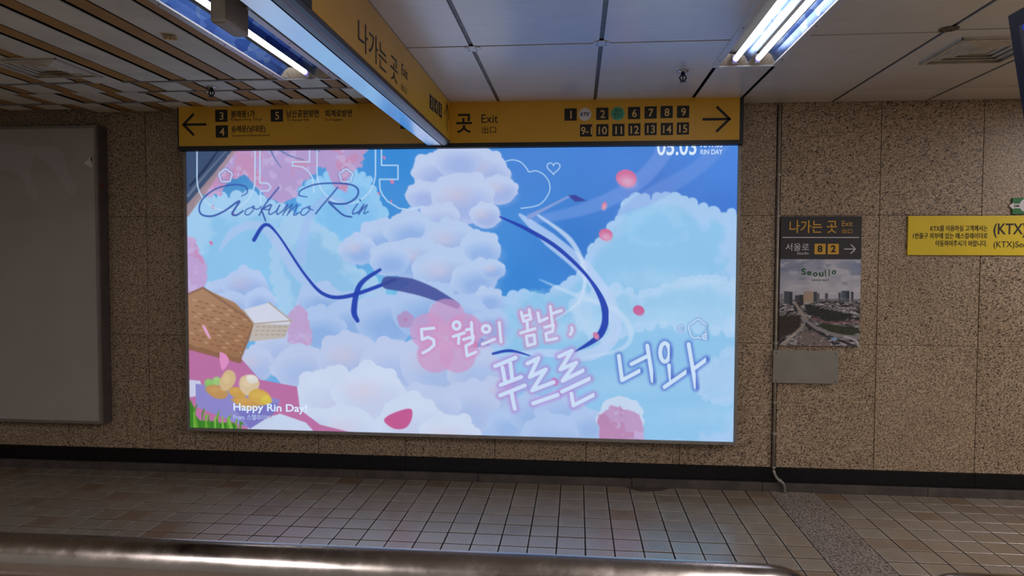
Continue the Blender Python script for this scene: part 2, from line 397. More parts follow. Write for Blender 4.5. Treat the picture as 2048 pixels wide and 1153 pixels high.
# ------------------------------------------------------------------ ceiling
CZ_ = 2.69
ceil = struct(box('ceiling', (-6.4, -7.2, CZ_+0.05), (6.4, 0.06, CZ_+0.16), M_gap)); ORG['ceiling'] = Vector((0, 0, 0))
px_cols = [-0.98, -0.44, 0.215, 0.865]
def cpanel(x0, x1, y0, y1, tilt=0.0):
    g = 0.011
    bm = bmesh.new(); bx(bm, x0+g, x1-g, y0+0.008, y1-0.008, CZ_, CZ_+0.006, 0.001)
    bm_obj('ceiling_panel', bm, M_panel, ceil)
rows_a = [(-1.40, -0.02), (-2.62, -1.40), (-3.84, -2.62), (-5.06, -3.84), (-6.28, -5.06)]
for x0, x1 in zip(px_cols, px_cols[1:]):
    for y0, y1 in rows_a: cpanel(x0, x1, y0, y1)
FXR = (0.845, 1.205, -2.28, -0.925)       # right light fitting
cpanel(0.865, 1.19, -0.93, -0.02)
for y0, y1 in ((-3.9, -2.30), (-6.28, -5.3)): cpanel(0.865, 1.19, y0, y1)
cols_b = [1.19, 1.825, 2.44, 3.06, 3.68, 4.30, 4.92, 5.54, 6.16]
for i, (x0, x1) in enumerate(zip(cols_b, cols_b[1:])):
    yj = -0.26-0.03*i; ym = -1.44-0.03*i
    for y0, y1 in ((yj, 0.035), (ym, yj), (ym-1.2, ym), (ym-2.4, ym-1.2), (ym-3.6, ym-2.4), (ym-4.8, ym-3.6)): cpanel(x0, x1, y0, y1)
for x in [-0.44, 0.215] + cols_b[1:-1]:
    w_ = 0.0105
    box('joint_channel', (x-w_, -6.3, CZ_+0.006), (x+w_, 0.02, CZ_+0.018), M_channel, ceil)
# strip ceiling on the left: wide beige boards and narrow brown strips running towards the wall
bands = [(-0.335, -0.05), (-0.615, -0.335), (-0.86, -0.615), (-3.6, -0.86), (-7.1, -3.6)]
for bi, (y0, y1) in enumerate(bands):
    sh = {0: 0.04, 1: -0.05, 2: 0.015, 3: 0, 4: 0.02}[bi]
    k = -1
    xb = -1.11+sh
    while xb > -6.3:
        wb = 0.041; hide = lambda a, b: (bi == 3 and a > -1.70 and b < -1.30)
        yy1 = y1 if xb > -3.35 or bi else -0.16
        zo = random.uniform(-.004, .003)
        inside = (bi >= 3 and -1.66 < xb < -1.36)
        if not inside: box('brown_strip', (xb-wb, y0+.002, CZ_+0.001+zo), (xb+wb, yy1-.002, CZ_+0.005+zo), M_brown, ceil)
        zo = random.uniform(-.005, .003)
        a, b = xb-0.302+wb+0.020, xb-wb-0.022
        if bi >= 3:
            if b > -1.70 > a: b = -1.705
            elif a < -1.32 < b: a = -1.315
            elif a > -1.70 and b < -1.32: b = a
        if b-a > 0.02: box('beige_board', (a, y0+.002, CZ_-0.002+zo), (b, yy1-.002, CZ_+0.003+zo), M_beige, ceil)
        xb -= 0.302
for (y, x0, x1, zz) in ((-0.86, -6.3, -0.95, 0.0), (-0.615, -2.75, -0.95, 0.001), (-0.335, -6.3, -2.0, 0.0)):
    bm = bmesh.new(); pts = []
    for i in range(15):
        x = x0+(x1-x0)*i/14; pts.append((x, y+0.012*math.sin(x*2.1+y*9), CZ_-0.006))
    for a, b in zip(pts, pts[1:]): 
        vs = [bm.verts.new(p) for p in ((a[0], a[1]-.012, a[2]), (b[0], b[1]-.012, b[2]), (b[0], b[1]+.012, b[2]), (a[0], a[1]+.012, a[2]), (a[0], a[1]-.012, a[2]+.008), (b[0], b[1]-.012, b[2]+.008))]
        bm.faces.new(vs[:4]); bm.faces.new((vs[0], vs[1], vs[5], vs[4]))
    bm_obj('metal_trim', bm, M_frame, ceil)

P_ = [onz(*p, 0.001) for p in ((1246, 969), (1352, 974), (1338, 978), (1322, 983), (1284, 984), (1262, 979))]
mesh_obj('mortar_patch', [(p.x, min(p.y, -0.002), 0.0016) for p in P_]+[(p.x, min(p.y, -0.002), -0.002) for p in P_], [tuple(range(6)), tuple(range(11, 5, -1))]+[(i, 6+i, 6+(i+1) % 6, (i+1) % 6) for i in range(6)], M_curb, floor)

# side shells of the hall, well outside the picture
struct(box('wall_left', (-6.6, -7.2, -0.1), (-6.4, 0.3, 2.86), M_stone)); struct(box('wall_right', (6.4, -7.2, -0.1), (6.6, 0.3, 2.86), M_stone))

# ------------------------------------------------------------------ ceiling light fittings
def fitting(label, x0, x1, y0, y1, tubes, group=None, lamp=0.0, tlen=1.22, troughs=None):
    z = CZ_-0.004
    t = thing('ceiling_light', label, 'ceiling light', ((x0+x1)/2, (y0+y1)/2, z), group)
    f = 0.036; bm = bmesh.new()
    for a in ((x0, x0+f, y0, y1), (x1-f, x1, y0, y1), (x0+f, x1-f, y0, y0+0.02), (x0+f, x1-f, y1-0.016, y1)): bx(bm, a[0], a[1], a[2], a[3], z-0.004, z+0.006, 0.001)
    bm_obj('frame', bm, M_lowtrim, t)
    # winged reflector: one trough for each tube
    xi0, xi1 = x0+f, x1-f; yi0, yi1 = y0+.02, y1-.016; bm = bmesh.new(); seg = []
    fr_ = troughs or [i/len(tubes) for i in range(len(tubes)+1)]
    for ta, tb_ in zip(fr_, fr_[1:]):
        for k in range(9):
            u = k/8; seg.append((xi0+(xi1-xi0)*(ta+(tb_-ta)*u), z+0.004+0.062*math.sin(math.pi*u)**0.6 - (0.0)))
    A = [bm.verts.new((x, yi0, zz)) for x, zz in seg]; B = [bm.verts.new((x, yi1-0.05, zz)) for x, zz in seg]
    for i in range(len(seg)-1): bm.faces.new((A[i], A[i+1], B[i+1], B[i]))
    bm_obj('reflector', bm, M_refl, t, smooth=False)
    bm = bmesh.new()
    for i in range(len(seg)-1):      # end plate of the trough, sloping back
        v = [bm.verts.new(p) for p in ((seg[i][0], yi1-0.055, seg[i][1]), (seg[i+1][0], yi1-0.055, seg[i+1][1]), (seg[i+1][0], yi1, z+.003), (seg[i][0], yi1, z+.003))]
        bm.faces.new(v)
    bm_obj('end_plate', bm, M_vent, t)
    for tx in tubes:
        bm = bmesh.new(); tube(bm, [(tx, y1-0.10-tlen, z+0.018), (tx, y1-0.10, z+0.018)], 0.0145, 14)
        tb = bm_obj('tube', bm, M_tube, t, smooth=True)
        bm = bmesh.new(); tube(bm, [(tx, y1-0.10, z+0.018), (tx, y1-0.085, z+0.018), (tx, y1-0.078, z+0.018)], [0.0152, 0.0150, 0.010], 14)
        bm_obj('tube_end', bm, M_tubeend, tb, smooth=True)
        bm = bmesh.new(); bx(bm, tx-0.012, tx+0.012, y1-0.078, y1-0.055, z+0.0, z+0.045); bm_obj('lamp_holder', bm, M_lowtrim, t)
    bm = bmesh.new()
    for x in (x0+0.016, x1-0.016):
        for y in (y1-0.14, (y0+y1)/2, y0+0.14): disc(bm, (x, y, z-0.0055), (0, 0, 1), 0.004, 0.003, 8)
    bm_obj('screw', bm, M_black, t)['kind'] = 'stuff'
    if lamp > 0:
        ld = bpy.data.lights.new('tube_glow', 'AREA'); ld.shape = 'RECTANGLE'; ld.size = (x1-x0)*0.6; ld.size_y = (y1-y0)*0.85; ld.energy = lamp; ld.color = (1.0, 0.95, 0.95)
        lo = bpy.data.objects.new('tube_glow', ld); COL.objects.link(lo); lo.parent = t; lo.location = (0, 0, -0.012); 
    return t
fitting('twin-tube recessed ceiling light among the white panels, right of the hanging sign', *FXR, (0.955, 1.075))
fitting('recessed ceiling light left of the hanging sign, set in the beige strip ceiling', -1.69, -1.32, -2.25, -0.845, (-1.497,), troughs=[0, 0.68, 1.0])
for x, y, w_ in ((1.02, -3.95, 'in line behind the twin-tube light'), (4.2, -0.95, 'over the yellow notice board'), (4.2, -3.95, 'farthest to the right'), (-1.5, -5.2, 'behind the viewer on the left'), (-4.4, -3.9, 'farthest to the left')):
    fitting('ceiling light of the hall beyond the frame, '+w_, x-0.18, x+0.18, y-1.36, y, (x-0.06, x+0.06), 'hall ceiling lights outside the picture', HALL_W*(0.35 if x < -3 else 1.0))

# ------------------------------------------------------------------ hanging exit sign, at right angles to the wall
HX = -0.775
hs = thing('hanging_sign', 'long yellow exit sign hanging from the ceiling at right angles to the wall', 'sign', (-0.85, -2.2, 2.40))
HY0, HY1 = -4.2, -0.135
box('sign_body', (-0.93, HY0, 2.425), (HX-0.003, HY1, CZ_-0.004), M_black, hs, 0.003)
YS = onx(625, 60, HX).y
box('face_panel', (HX-0.003, YS, 2.428), (HX, HY1, CZ_-0.004), M_yel, hs)
box('dark_end_panel', (HX-0.003, YS-1.0, 2.428), (HX-0.0005, YS-0.003, CZ_-0.004), M_dark, hs)
bm = bmesh.new(); prof = [(-0.83, 2.395), (-0.822, 2.392), (-0.805, 2.394), (-0.79, 2.400), (-0.780, 2.410), (-0.777, 2.426), (-0.83, 2.426)]
A = [bm.verts.new((x, HY0, z)) for x, z in prof]; B = [bm.verts.new((x, HY1-0.02, z)) for x, z in prof]
for i in range(len(prof)): bm.faces.new((A[i], A[(i+1) % 7], B[(i+1) % 7], B[i]))
bm.faces.new(A[::-1]); bm.faces.new(B); bm_obj('bottom_rail', bm, M_roll, hs)
box('underside_trim', (-0.930, HY0, 2.393), (-0.835, HY1+0.05, 2.426), M_under, hs, 0.002)
box('end_bracket', (-0.80, HY1-0.02, 2.424), (-0.772, HY1+0.004, 2.430), M_lowtrim, hs)
hp = Plane('x', HX, 0.0008)
def hbox(xl, yt_l, yb_l, xr, yt_r, yb_r):
    a0 = hp.at(xl, (yt_l+yb_l)/2)[0]; a1 = hp.at(xr, (yt_r+yb_r)/2)[0]
    zt = (hp.at(xl, yt_l)[1]+hp.at(xr, yt_r)[1])/2; zb = (hp.at(xl, yb_l)[1]+hp.at(xr, yb_r)[1])/2
    return a0, zb, a1, zt
text(hp, '나가는 곳', hbox(716, 44, 92, 795, 112, 172), M_ink, hs, 0.0)
text(hp, 'Exit', hbox(803, 127, 150, 815, 139, 160), M_ink, hs, 0.0)
text(hp, '出口', hbox(802, 169, 181, 813, 174, 188), M_ink, hs, 0.0)
for s, q in (('3', (859, 188, 216, 867, 195, 224)), ('4', (868.5, 196.5, 224, 875.5, 202, 230)), ('5', (877, 204, 232, 883.5, 208, 237.5))):
    b_ = hbox(*q); bd = rect(hp, b_, M_ink, hs, 1, 'number_badge'); w = b_[2]-b_[0]; h = b_[3]-b_[1]
    text(hp, s, (b_[0]+w*.1, b_[1]+h*.16, b_[2]-w*.1, b_[3]-h*.16), M_cream, bd, 0.02, 2, 'digit', 0, True)
a = hp.at(894, 262); b = hp.at(894, 208)
arrow(hp, (a[0], a[1]), (a[0], b[1]), 0.085, 0.013, M_ink, hs)

bm = bmesh.new(); bx(bm, -1.062, -1.008, -2.83, -2.665, 2.352, 2.50, 0.014)
hb = bm_obj('plastic_housing', bm, M_house, None, (-1.035, -2.75, 2.352)); hb['label'] = 'grey rounded plastic housing clipped to the side of the hanging sign'; hb['category'] = 'housing'
for i_, yy in enumerate((-2.79, -2.69)):
    box('clip', (-1.010, yy-0.02, 2.44), (-0.929, yy+0.01, 2.455), M_frame, hb)

# ------------------------------------------------------------------ wall exit sign above the lightbox
SY = -0.150
sp_ = Plane('y', SY, 0.0008)
tl = sp_.at(357, 209); br = sp_.at(1479, 282); bl = sp_.at(358, 290.5); tr = sp_.at(1480, 196)
X0, X1 = tl[0], tr[0]; Z0 = (br[1]+bl[1])/2; Z1 = (tl[1]+tr[1])/2
ws = thing('wall_sign', 'long yellow direction sign on the wall above the lit advertisement', 'sign', ((X0+X1)/2, SY+0.05, Z0))
bm = bmesh.new(); fr = 0.026
for q in ((X0-0.012, X1+fr, Z0-0.030, Z0), (X0-0.012, X1+fr, Z1, Z1+0.022), (X0-0.012, X0, Z0, Z1), (X1, X1+fr, Z0, Z1)): bx(bm, q[0], q[1], SY+0.002, SY+0.05, q[2], q[3])
bx(bm, X0-0.012, X1+fr, SY+0.02, SY+0.055, Z0-0.03, Z1+0.022)
bm_obj('sign_frame', bm, M_black, ws)
box('mounting_bracket', (X0+0.05, SY+0.05, Z1-0.05), (X0+0.12, WY, Z1), M_black, ws); box('mounting_bracket', (X1-0.12, SY+0.05, Z1-0.05), (X1-0.05, WY, Z1), M_black, ws)
face = box('face_panel', (X0, SY, Z0), (X1, SY+0.02, Z1), M_yel, ws)
def W_(x0, y0, x1, y1): return pxbox(sp_, x0, y0, x1, y1)
def wt(s, q, mat=M_ink, par=ws, bold=0.0, lift=2, name='lettering'): return text(sp_, s, W_(*q), mat, par, bold, lift, name)
wt('봉래동1가', (462, 221, 510, 235.5), bold=0.018); wt('Bongnae-dong 1(il)-ga', (462, 236.5, 524, 243)); wt('숭례문(남대문)', (463, 251, 531, 267), bold=0.018); wt('Sungnyemun(Namdaemun)', (464, 268.5, 540, 274.5))
wt('남산공원방면', (573, 220, 637.5, 235), bold=0.018); wt('To Namsan Park', (574, 237, 619, 242.5)); wt('퇴계로방면', (650.5, 219.5, 704, 234), bold=0.018); wt('To Toegyero', (651, 237, 685, 243.5))
wt('나가는 곳', (801, 227, 944, 267), bold=0.015)
wt('Exit', (963, 229, 996, 246)); wt('出口', (964, 253, 992, 267))
def wbadge(s, x, y, w=24.5, h=24.5, dig=None):
    b_ = W_(x, y, x+w, y+h); bd = rect(sp_, b_, M_dark if False else M_ink, ws, 1, 'number_badge')
    ww, hh = b_[2]-b_[0], b_[3]-b_[1]; k = 0.09
    text(sp_, s, (b_[0]+ww*k, b_[1]+hh*.16, b_[2]-ww*0.03, b_[3]-hh*.2), M_cream, bd, 0.012, 2, 'digit', 0, True)
wbadge('3', 430.5, 219.5); wbadge('4', 431.5, 251); wbadge('5', 541.5, 219)
for s, x, y in (('1', 1129, 217), ('2', 1192.5, 215.5), ('6', 1256, 214), ('7', 1289, 213), ('8', 1321, 212), ('9', 1354, 211.5),
                ('9-1', 1160, 249), ('10', 1192.5, 248.5), ('11', 1224.5, 248), ('12', 1256.5, 247), ('13', 1289, 246), ('14', 1321.5, 246), ('15', 1353.5, 245)): wbadge(s, x, y)
c = sp_.at(1170, 229); rb = circ(sp_, c, 0.043, M_white, ws, 1); text(sp_, 'KTX', W_(1160, 225, 1180, 232), M_ink, rb, 0.03, 2, 'lettering', 0.35)
c = sp_.at(1235.5, 227.5); rb = circ(sp_, c, 0.046, M_teal, ws, 1); text(sp_, '경의', W_(1229, 218, 1242, 225), M_tealink, rb, 0.02); text(sp_, '중앙선', W_(1227, 226, 1244.5, 233), M_tealink, rb, 0.02)
rect(sp_, W_(1226, 234.5, 1245, 235.7), M_tealink, rb, 2, 'underline')
a = sp_.at(413, 249); b = sp_.at(367, 248); arrow(sp_, a, (b[0], a[1]), 0.078, 0.017, M_ink, ws)
a = sp_.at(1405, 239); b = sp_.at(1459, 237); arrow(sp_, a, (b[0], a[1]), 0.085, 0.017, M_ink, ws)
rect(sp_, W_(1390.5, 200, 1391, 281), M_gold, ws, 1, 'panel_seam')

# ------------------------------------------------------------------ lit advertisement
LY = -0.085
lp = Plane('y', LY, 0.0006)
q = [lp.at(*p) for p in ((375, 300), (1472, 293), (1470, 883), (378, 857))]
LX0, LX1 = (q[0][0]+q[3][0])/2, (q[1][0]+q[2][0])/2; LZ0 = (q[2][1]+q[3][1])/2; LZ1 = 2.565
lb = thing('light_box', 'large backlit advertisement on the wall, blue sky and clouds with handwritten white letters', 'lightbox', ((LX0+LX1)/2, LY, LZ0))
bm = bmesh.new(); fw = 0.022
for a in ((LX0-fw, LX0, LZ0-fw, LZ1+fw), (LX1, LX1+fw, LZ0-fw, LZ1+fw), (LX0, LX1, LZ0-fw, LZ0), (LX0, LX1, LZ1, LZ1+fw)): bx(bm, a[0], a[1], LY-0.010, WY-0.001, a[2], a[3], 0.002)
bm_obj('frame', bm, M_frame, lb)
box('back_panel', (LX0, LY+0.02, LZ0), (LX1, WY-0.001, LZ1), M_frame, lb)

# ---- painting of the flat print, stored as colours on a fine flat grid (pixel frame used only to lay it out)
STEP = 1.35
nx, ny = int((1472-375)/STEP), int((884-276)/STEP)
ax = np.linspace(LX0, LX1, nx); az = np.linspace(LZ1, LZ0, ny)
AX, AZ = np.meshgrid(ax, az)
def to_px(AX, Y, AZ):
    vx, vy, vz = AX-CX, Y-CY, AZ-CZ
    d = vx*fwd.x+vy*fwd.y+vz*fwd.z
    return 1024+F*(vx*R_.x+vy*R_.y+vz*R_.z)/d, 576.5-F*(vx*U_.x+vy*U_.y+vz*U_.z)/d
PX, PY = to_px(AX, LY, AZ)
rs = np.random.RandomState(3)
def vnoise(X, Y, sc, seed=0, octv=4):
    out = 0; amp = 1; tot = 0
    for k in range(octv):
        r = np.random.RandomState(seed*31+k); G = r.rand(256, 256); x = X/sc*2**k+50; y = Y/sc*2**k+50
        xi = np.floor(x).astype(int); yi = np.floor(y).astype(int); fx = x-xi; fy = y-yi; fx = fx*fx*(3-2*fx); fy = fy*fy*(3-2*fy)
        g = lambda a, b: G[(a) % 256, (b) % 256]
        out = out+amp*((g(xi, yi)*(1-fx)+g(xi+1, yi)*fx)*(1-fy)+(g(xi, yi+1)*(1-fx)+g(xi+1, yi+1)*fx)*fy); tot += amp; amp *= 0.5
    return out/tot
class Paint:
    def __init__(s, PX, PY): s.X, s.Y = PX, PY; s.C = np.zeros(PX.shape+(3,)); s.N = vnoise(PX, PY, 26, 1); s.N2 = vnoise(PX, PY, 70, 2)
    def put(s, m, c, sl=None):
        c = np.array(c, float)
        m = np.clip(m, 0, 1)[..., None]
        if sl is None: s.C = s.C*(1-m)+c*m
        else: s.C[sl] = s.C[sl]*(1-m)+c*m
    def crop(s, x0, y0, x1, y1):
        w = (s.X[0] >= x0) & (s.X[0] <= x1); h = (s.Y[:, s.Y.shape[1]//2] >= y0-14) & (s.Y[:, s.Y.shape[1]//2] <= y1+14)
        wi = np.where(w)[0]; hi = np.where(h)[0]
        if len(wi) < 1 or len(hi) < 1: return None
        return (slice(hi[0], hi[-1]+1), slice(wi[0], wi[-1]+1))
    def sky(s, pts, p=2.2):
        num = 0; den = 0
        for x, y, c in pts:
            w = 1/(((s.X-x)**2+(s.Y-y)**2)**(p/2)+900**(p/2)*0.02); num = num+w[..., None]*np.array(c, float); den = den+w
        s.C = num/den[..., None]
    def sdf_poly(s, P, sl):
        X, Y = s.X[sl], s.Y[sl]; d = np.full(X.shape, 1e9); ins = np.zeros(X.shape, bool); n = len(P)
        for i in range(n):
            x0, y0 = P[i]; x1, y1 = P[(i+1) % n]; dx, dy = x1-x0, y1-y0
            t = np.clip(((X-x0)*dx+(Y-y0)*dy)/(dx*dx+dy*dy+1e-9), 0, 1); d = np.minimum(d, np.hypot(X-x0-t*dx, Y-y0-t*dy))
            c = ((y0 > Y) != (y1 > Y)) & (X < dx*(Y-y0)/(dy if dy else 1e-9)+x0); ins ^= c
        return np.where(ins, -d, d)
    def poly(s, P, c, a=1.0, soft=1.0, wob=0.0, c2=None, grad=None):
        xs_ = [p[0] for p in P]; ys_ = [p[1] for p in P]; e = soft+wob+3
        sl = s.crop(min(xs_)-e, min(ys_)-e, max(xs_)+e, max(ys_)+e)
        if sl is None: return
        d = s.sdf_poly(P, sl)
        if wob: d = d+(s.N[sl]-0.5)*2*wob
        m = np.clip(0.5-d/(2*soft), 0, 1)*a
        if c2 is not None:
            (gx0, gy0), (gx1, gy1) = grad; L = (gx1-gx0)**2+(gy1-gy0)**2
            t = np.clip(((s.X[sl]-gx0)*(gx1-gx0)+(s.Y[sl]-gy0)*(gy1-gy0))/L, 0, 1)[..., None]
            c = np.array(c, float)*(1-t)+np.array(c2, float)*t
        s.put(m, c, sl)
    def circ(s, x, y, r, c, a=1.0, soft=1.0, ry=None, wob=0, rot=0):
        ry = ry or r; R = max(r, ry)+soft+wob+2; sl = s.crop(x-R, y-R, x+R, y+R)
        if sl is None: return
        X, Y = s.X[sl]-x, s.Y[sl]-y; ca, sa = math.cos(rot), math.sin(rot); X, Y = X*ca+Y*sa, -X*sa+Y*ca
        d = (np.hypot(X/r, Y/ry)-1)*min(r, ry)
        if wob: d = d+(s.N[sl]-0.5)*2*wob
        s.put(np.clip(0.5-d/(2*soft), 0, 1)*a, c, sl)
    def stroke(s, P, r, c, a=1.0, soft=0.8, spline=False, glow=False):
        if spline: P = cat(P)
        rr = r if isinstance(r, (list, tuple)) else [r]*len(P)
        if len(rr) != len(P): rr = list(np.interp(np.linspace(0, 1, len(P)), np.linspace(0, 1, len(rr)), rr))
        R = max(rr)+soft+2; xs_ = [p[0] for p in P]; ys_ = [p[1] for p in P]; sl = s.crop(min(xs_)-R, min(ys_)-R, max(xs_)+R, max(ys_)+R)
        if sl is None: return
        X, Y = s.X[sl], s.Y[sl]; d = np.full(X.shape, 1e9)
        for i in range(len(P)-1):
            x0, y0 = P[i]; x1, y1 = P[i+1]; dx, dy = x1-x0, y1-y0
            t = np.clip(((X-x0)*dx+(Y-y0)*dy)/(dx*dx+dy*dy+1e-9), 0, 1); d = np.minimum(d, np.hypot(X-x0-t*dx, Y-y0-t*dy)-(rr[i]*(1-t)+rr[i+1]*t))
        m = np.clip(0.5-d/(2*soft), 0, 1)
        if glow: m = np.clip(1-d/soft, 0, 1)**1.6
        s.put(m*a, c, sl)
    def cloud(s, P, c, rim, bump_=14, inner=0.75, a=1.0):
        """scalloped bank: circles strung along the outline P, filled"""
        C_ = cat(P, 6, True); s.poly(C_, rim, a, 2.0, 5)
        r = np.random.RandomState(int(P[0][0])); L = 0; last = None
        for p in C_:
            if last is None or math.hypot(p[0]-last[0], p[1]-last[1]) > bump_*1.1:
                s.circ(p[0], p[1], bump_*r.uniform(0.6, 1.15), rim, a, 1.2, None, 2); last = p
        cxm = sum(p[0] for p in P)/len(P); cym = sum(p[1] for p in P)/len(P)
        Q = [(cxm+(x-cxm)*inner, cym+(y-cym)*inner+6) for x, y in C_]
        s.poly(Q, c, 0.85*a, 10, 26)
def cat(P, n=8, closed=False):
    out = []; m = len(P)
    for i in range(m if closed else m-1):
        g = (lambda j: P[j % m]) if closed else (lambda j: P[min(max(j, 0), m-1)])
        p0, p1, p2, p3 = g(i-1), g(i), g(i+1), g(i+2)
        for k in range(n):
            t = k/n
            out.append(tuple(0.5*((2*p1[d])+(-p0[d]+p2[d])*t+(2*p0[d]-5*p1[d]+4*p2[d]-p3[d])*t*t+(-p0[d]+3*p1[d]-3*p2[d]+p3[d])*t**3) for d in (0, 1)))
    if not closed: out.append(tuple(P[-1]))
    return out
A_ = Paint(PX, PY)
A_.sky([(380, 300, (40, 105, 170)), (450, 330, (70, 140, 200)), (600, 300, (95, 165, 225)), (800, 320, (60, 145, 220)), (900, 300, (62, 140, 218)), (1050, 320, (82, 140, 220)), (1200, 320, (78, 138, 222)), (1460, 310, (84, 142, 228)),
        (1300, 400, (76, 126, 212)), (1460, 430, (72, 128, 216)), (1150, 480, (62, 128, 210)), (1050, 560, (60, 140, 218)), (950, 600, (64, 150, 226)), (760, 600, (130, 205, 240)), (640, 470, (92, 178, 238)), (760, 430, (70, 150, 222)), (420, 450, (125, 192, 238)),
        (430, 560, (135, 200, 242)), (1400, 850, (165, 212, 238)), (800, 850, (190, 215, 240)), (560, 560, (120, 195, 240))])
# left and middle clouds
A_.cloud([(375, 440), (420, 400), (500, 396), (560, 420), (600, 470), (660, 500), (700, 560), (690, 640), (560, 640), (375, 620)], (150, 205, 242), (176, 216, 246), 16)
A_.cloud([(600, 400), (640, 360), (690, 342), (738, 360), (748, 400), (762, 420), (772, 470), (800, 500), (770, 520), (700, 500), (640, 470)], (138, 200, 244), (160, 212, 248), 13)
A_.cloud([(560, 470), (600, 440), (640, 460), (680, 500), (700, 540), (760, 580), (770, 650), (640, 660), (560, 600)], (150, 200, 236), (178, 214, 242), 13)
# right cloud bank
A_.cloud([(1480, 468), (1440, 436), (1400, 412), (1350, 400), (1298, 396), (1262, 408), (1246, 438), (1226, 462), (1206, 484), (1186, 506), (1170, 540), (1140, 570), (1090, 600), (1040, 592), (1004, 610), (990, 700), (1000, 890), (1480, 900)], (152, 206, 240), (180, 212, 246), 15, 0.86)
A_.cloud([(1260, 440), (1310, 416), (1350, 430), (1370, 470), (1330, 486), (1270, 480)], (150, 205, 242), (166, 212, 244), 9, 0.7, 0.8)
A_.cloud([(1150, 610), (1220, 580), (1300, 588), (1400, 560), (1480, 575), (1480, 660), (1300, 650), (1200, 680)], (158, 210, 240), (196, 222, 248), 13, 0.75, 0.75)
A_.cloud([(1390, 760), (1430, 720), (1480, 700), (1480, 790), (1420, 800)], (186, 216, 246), (190, 218, 248), 10, 0.7, 0.6)
for (x, y, rx, ry, al) in ((1330, 560, 90, 16, .35), (1250, 640, 80, 14, .3), (1380, 640, 80, 24, .3), (1120, 660, 70, 18, .45), (1250, 770, 120, 20, .25), (1400, 830, 90, 20, .2)): A_.circ(x, y, rx, (205, 228, 250), al, 14, ry, 10)
# tall pale cumulus that fills the middle of the print
def cumulus(L, light, shade, warm=None):
    for i, (x, y, r) in enumerate(L):
        A_.circ(x, y, r, light, 1, 1.3, r*0.86, 4)
        for k in range(7):
            an = math.pi*(1.0+k/6)+0.3*math.sin(i*3+k); A_.circ(x+r*.86*math.cos(an), y+r*.74*math.sin(an), r*(0.20+0.08*math.sin(i+k*2.1)), light, 1, 1.2)
        A_.circ(x+r*.12, y+r*.30, r*.80, shade, .72, r*.26, r*.52, 4)
        if warm and i % 2: A_.circ(x-r*.2, y-r*.1, r*.42, warm, .5, r*.2, r*.26)
lav, shd, wrm = (206, 216, 244), (160, 184, 232), (232, 210, 222)
cumulus([(872, 346, 48), (960, 344, 56), (915, 318, 46), (1000, 380, 34), (845, 392, 34), (925, 398, 62), (880, 440, 40), (970, 432, 30)], lav, (166, 182, 232), wrm)
cumulus([(760, 478, 44), (716, 500, 36), (820, 462, 48), (900, 486, 56), (960, 500, 42), (830, 520, 52), (780, 520, 40), (890, 548, 62), (950, 560, 46), (985, 540, 24), (975, 600, 30)], (198, 214, 244), (148, 180, 232), wrm)
cumulus([(640, 606, 46), (700, 646, 58), (636, 660, 52), (770, 640, 60), (850, 620, 66), (920, 640, 60), (980, 650, 36)], (188, 208, 242), (142, 178, 230))
cumulus([(560, 700, 52), (510, 730, 40), (600, 736, 54), (700, 720, 64), (780, 734, 62), (870, 730, 70), (950, 744, 56), (990, 790, 40), (930, 820, 64), (850, 830, 70)], (204, 212, 240), (176, 194, 234), wrm)
cumulus([(660, 800, 72), (740, 790, 70), (820, 846, 64), (690, 868, 66), (620, 850, 40), (900, 880, 60)], (222, 228, 246), (208, 212, 238), wrm)
cumulus([(1010, 850, 36), (1060, 826, 44), (1120, 822, 46), (1176, 850, 38), (1100, 880, 60)], (190, 208, 242), (160, 188, 232))
cumulus([(440, 590, 34), (490, 572, 42), (520, 604, 30), (460, 612, 34)], (196, 212, 244), (158, 182, 232), (214, 200, 226))
# pink blossom masses with ragged edges
def blossom(P, c1=(196, 164, 212), c2=(214, 150, 186), wob=22, top=None):
    A_.poly(P, c1, 1, 1.6, wob)
    xs_ = [p[0] for p in P]; ys_ = [p[1] for p in P]; sl = A_.crop(min(xs_)-30, min(ys_)-30, max(xs_)+30, max(ys_)+30); d = A_.sdf_poly(P, sl)+(A_.N[sl]-.5)*2*wob
    n = vnoise(A_.X[sl], A_.Y[sl], 30, 5); A_.put(np.clip((n-0.52)*14, 0, 1)*(d < -2)*0.8, c2, sl)
    n = vnoise(A_.X[sl], A_.Y[sl], 14, 9, 3); A_.put(np.clip((n-0.62)*16, 0, 1)*(d < 0)*0.6, (214, 190, 228), sl)
blossom([(440, 270), (745, 270), (735, 320), (712, 345), (690, 390), (668, 370), (640, 340), (600, 372), (590, 392), (560, 396), (520, 392), (480, 360), (452, 372), (430, 402), (404, 402), (400, 350), (420, 310)])
blossom([(370, 470), (392, 480), (405, 520), (412, 570), (400, 590), (370, 590)], (206, 170, 216), (214, 150, 190), 12)
blossom([(572, 632), (598, 612), (622, 640), (620, 690), (570, 690)], (206, 172, 214), (210, 150, 190), 10)
A_.poly([(1190, 840), (1204, 808), (1240, 790), (1272, 800), (1290, 830), (1286, 850), (1196, 850)], (214, 226, 246), 1, 1.5, 12)
blossom([(1196, 830), (1240, 812), (1280, 830), (1290, 890), (1194, 890)], (206, 162, 204), (200, 140, 180), 11)
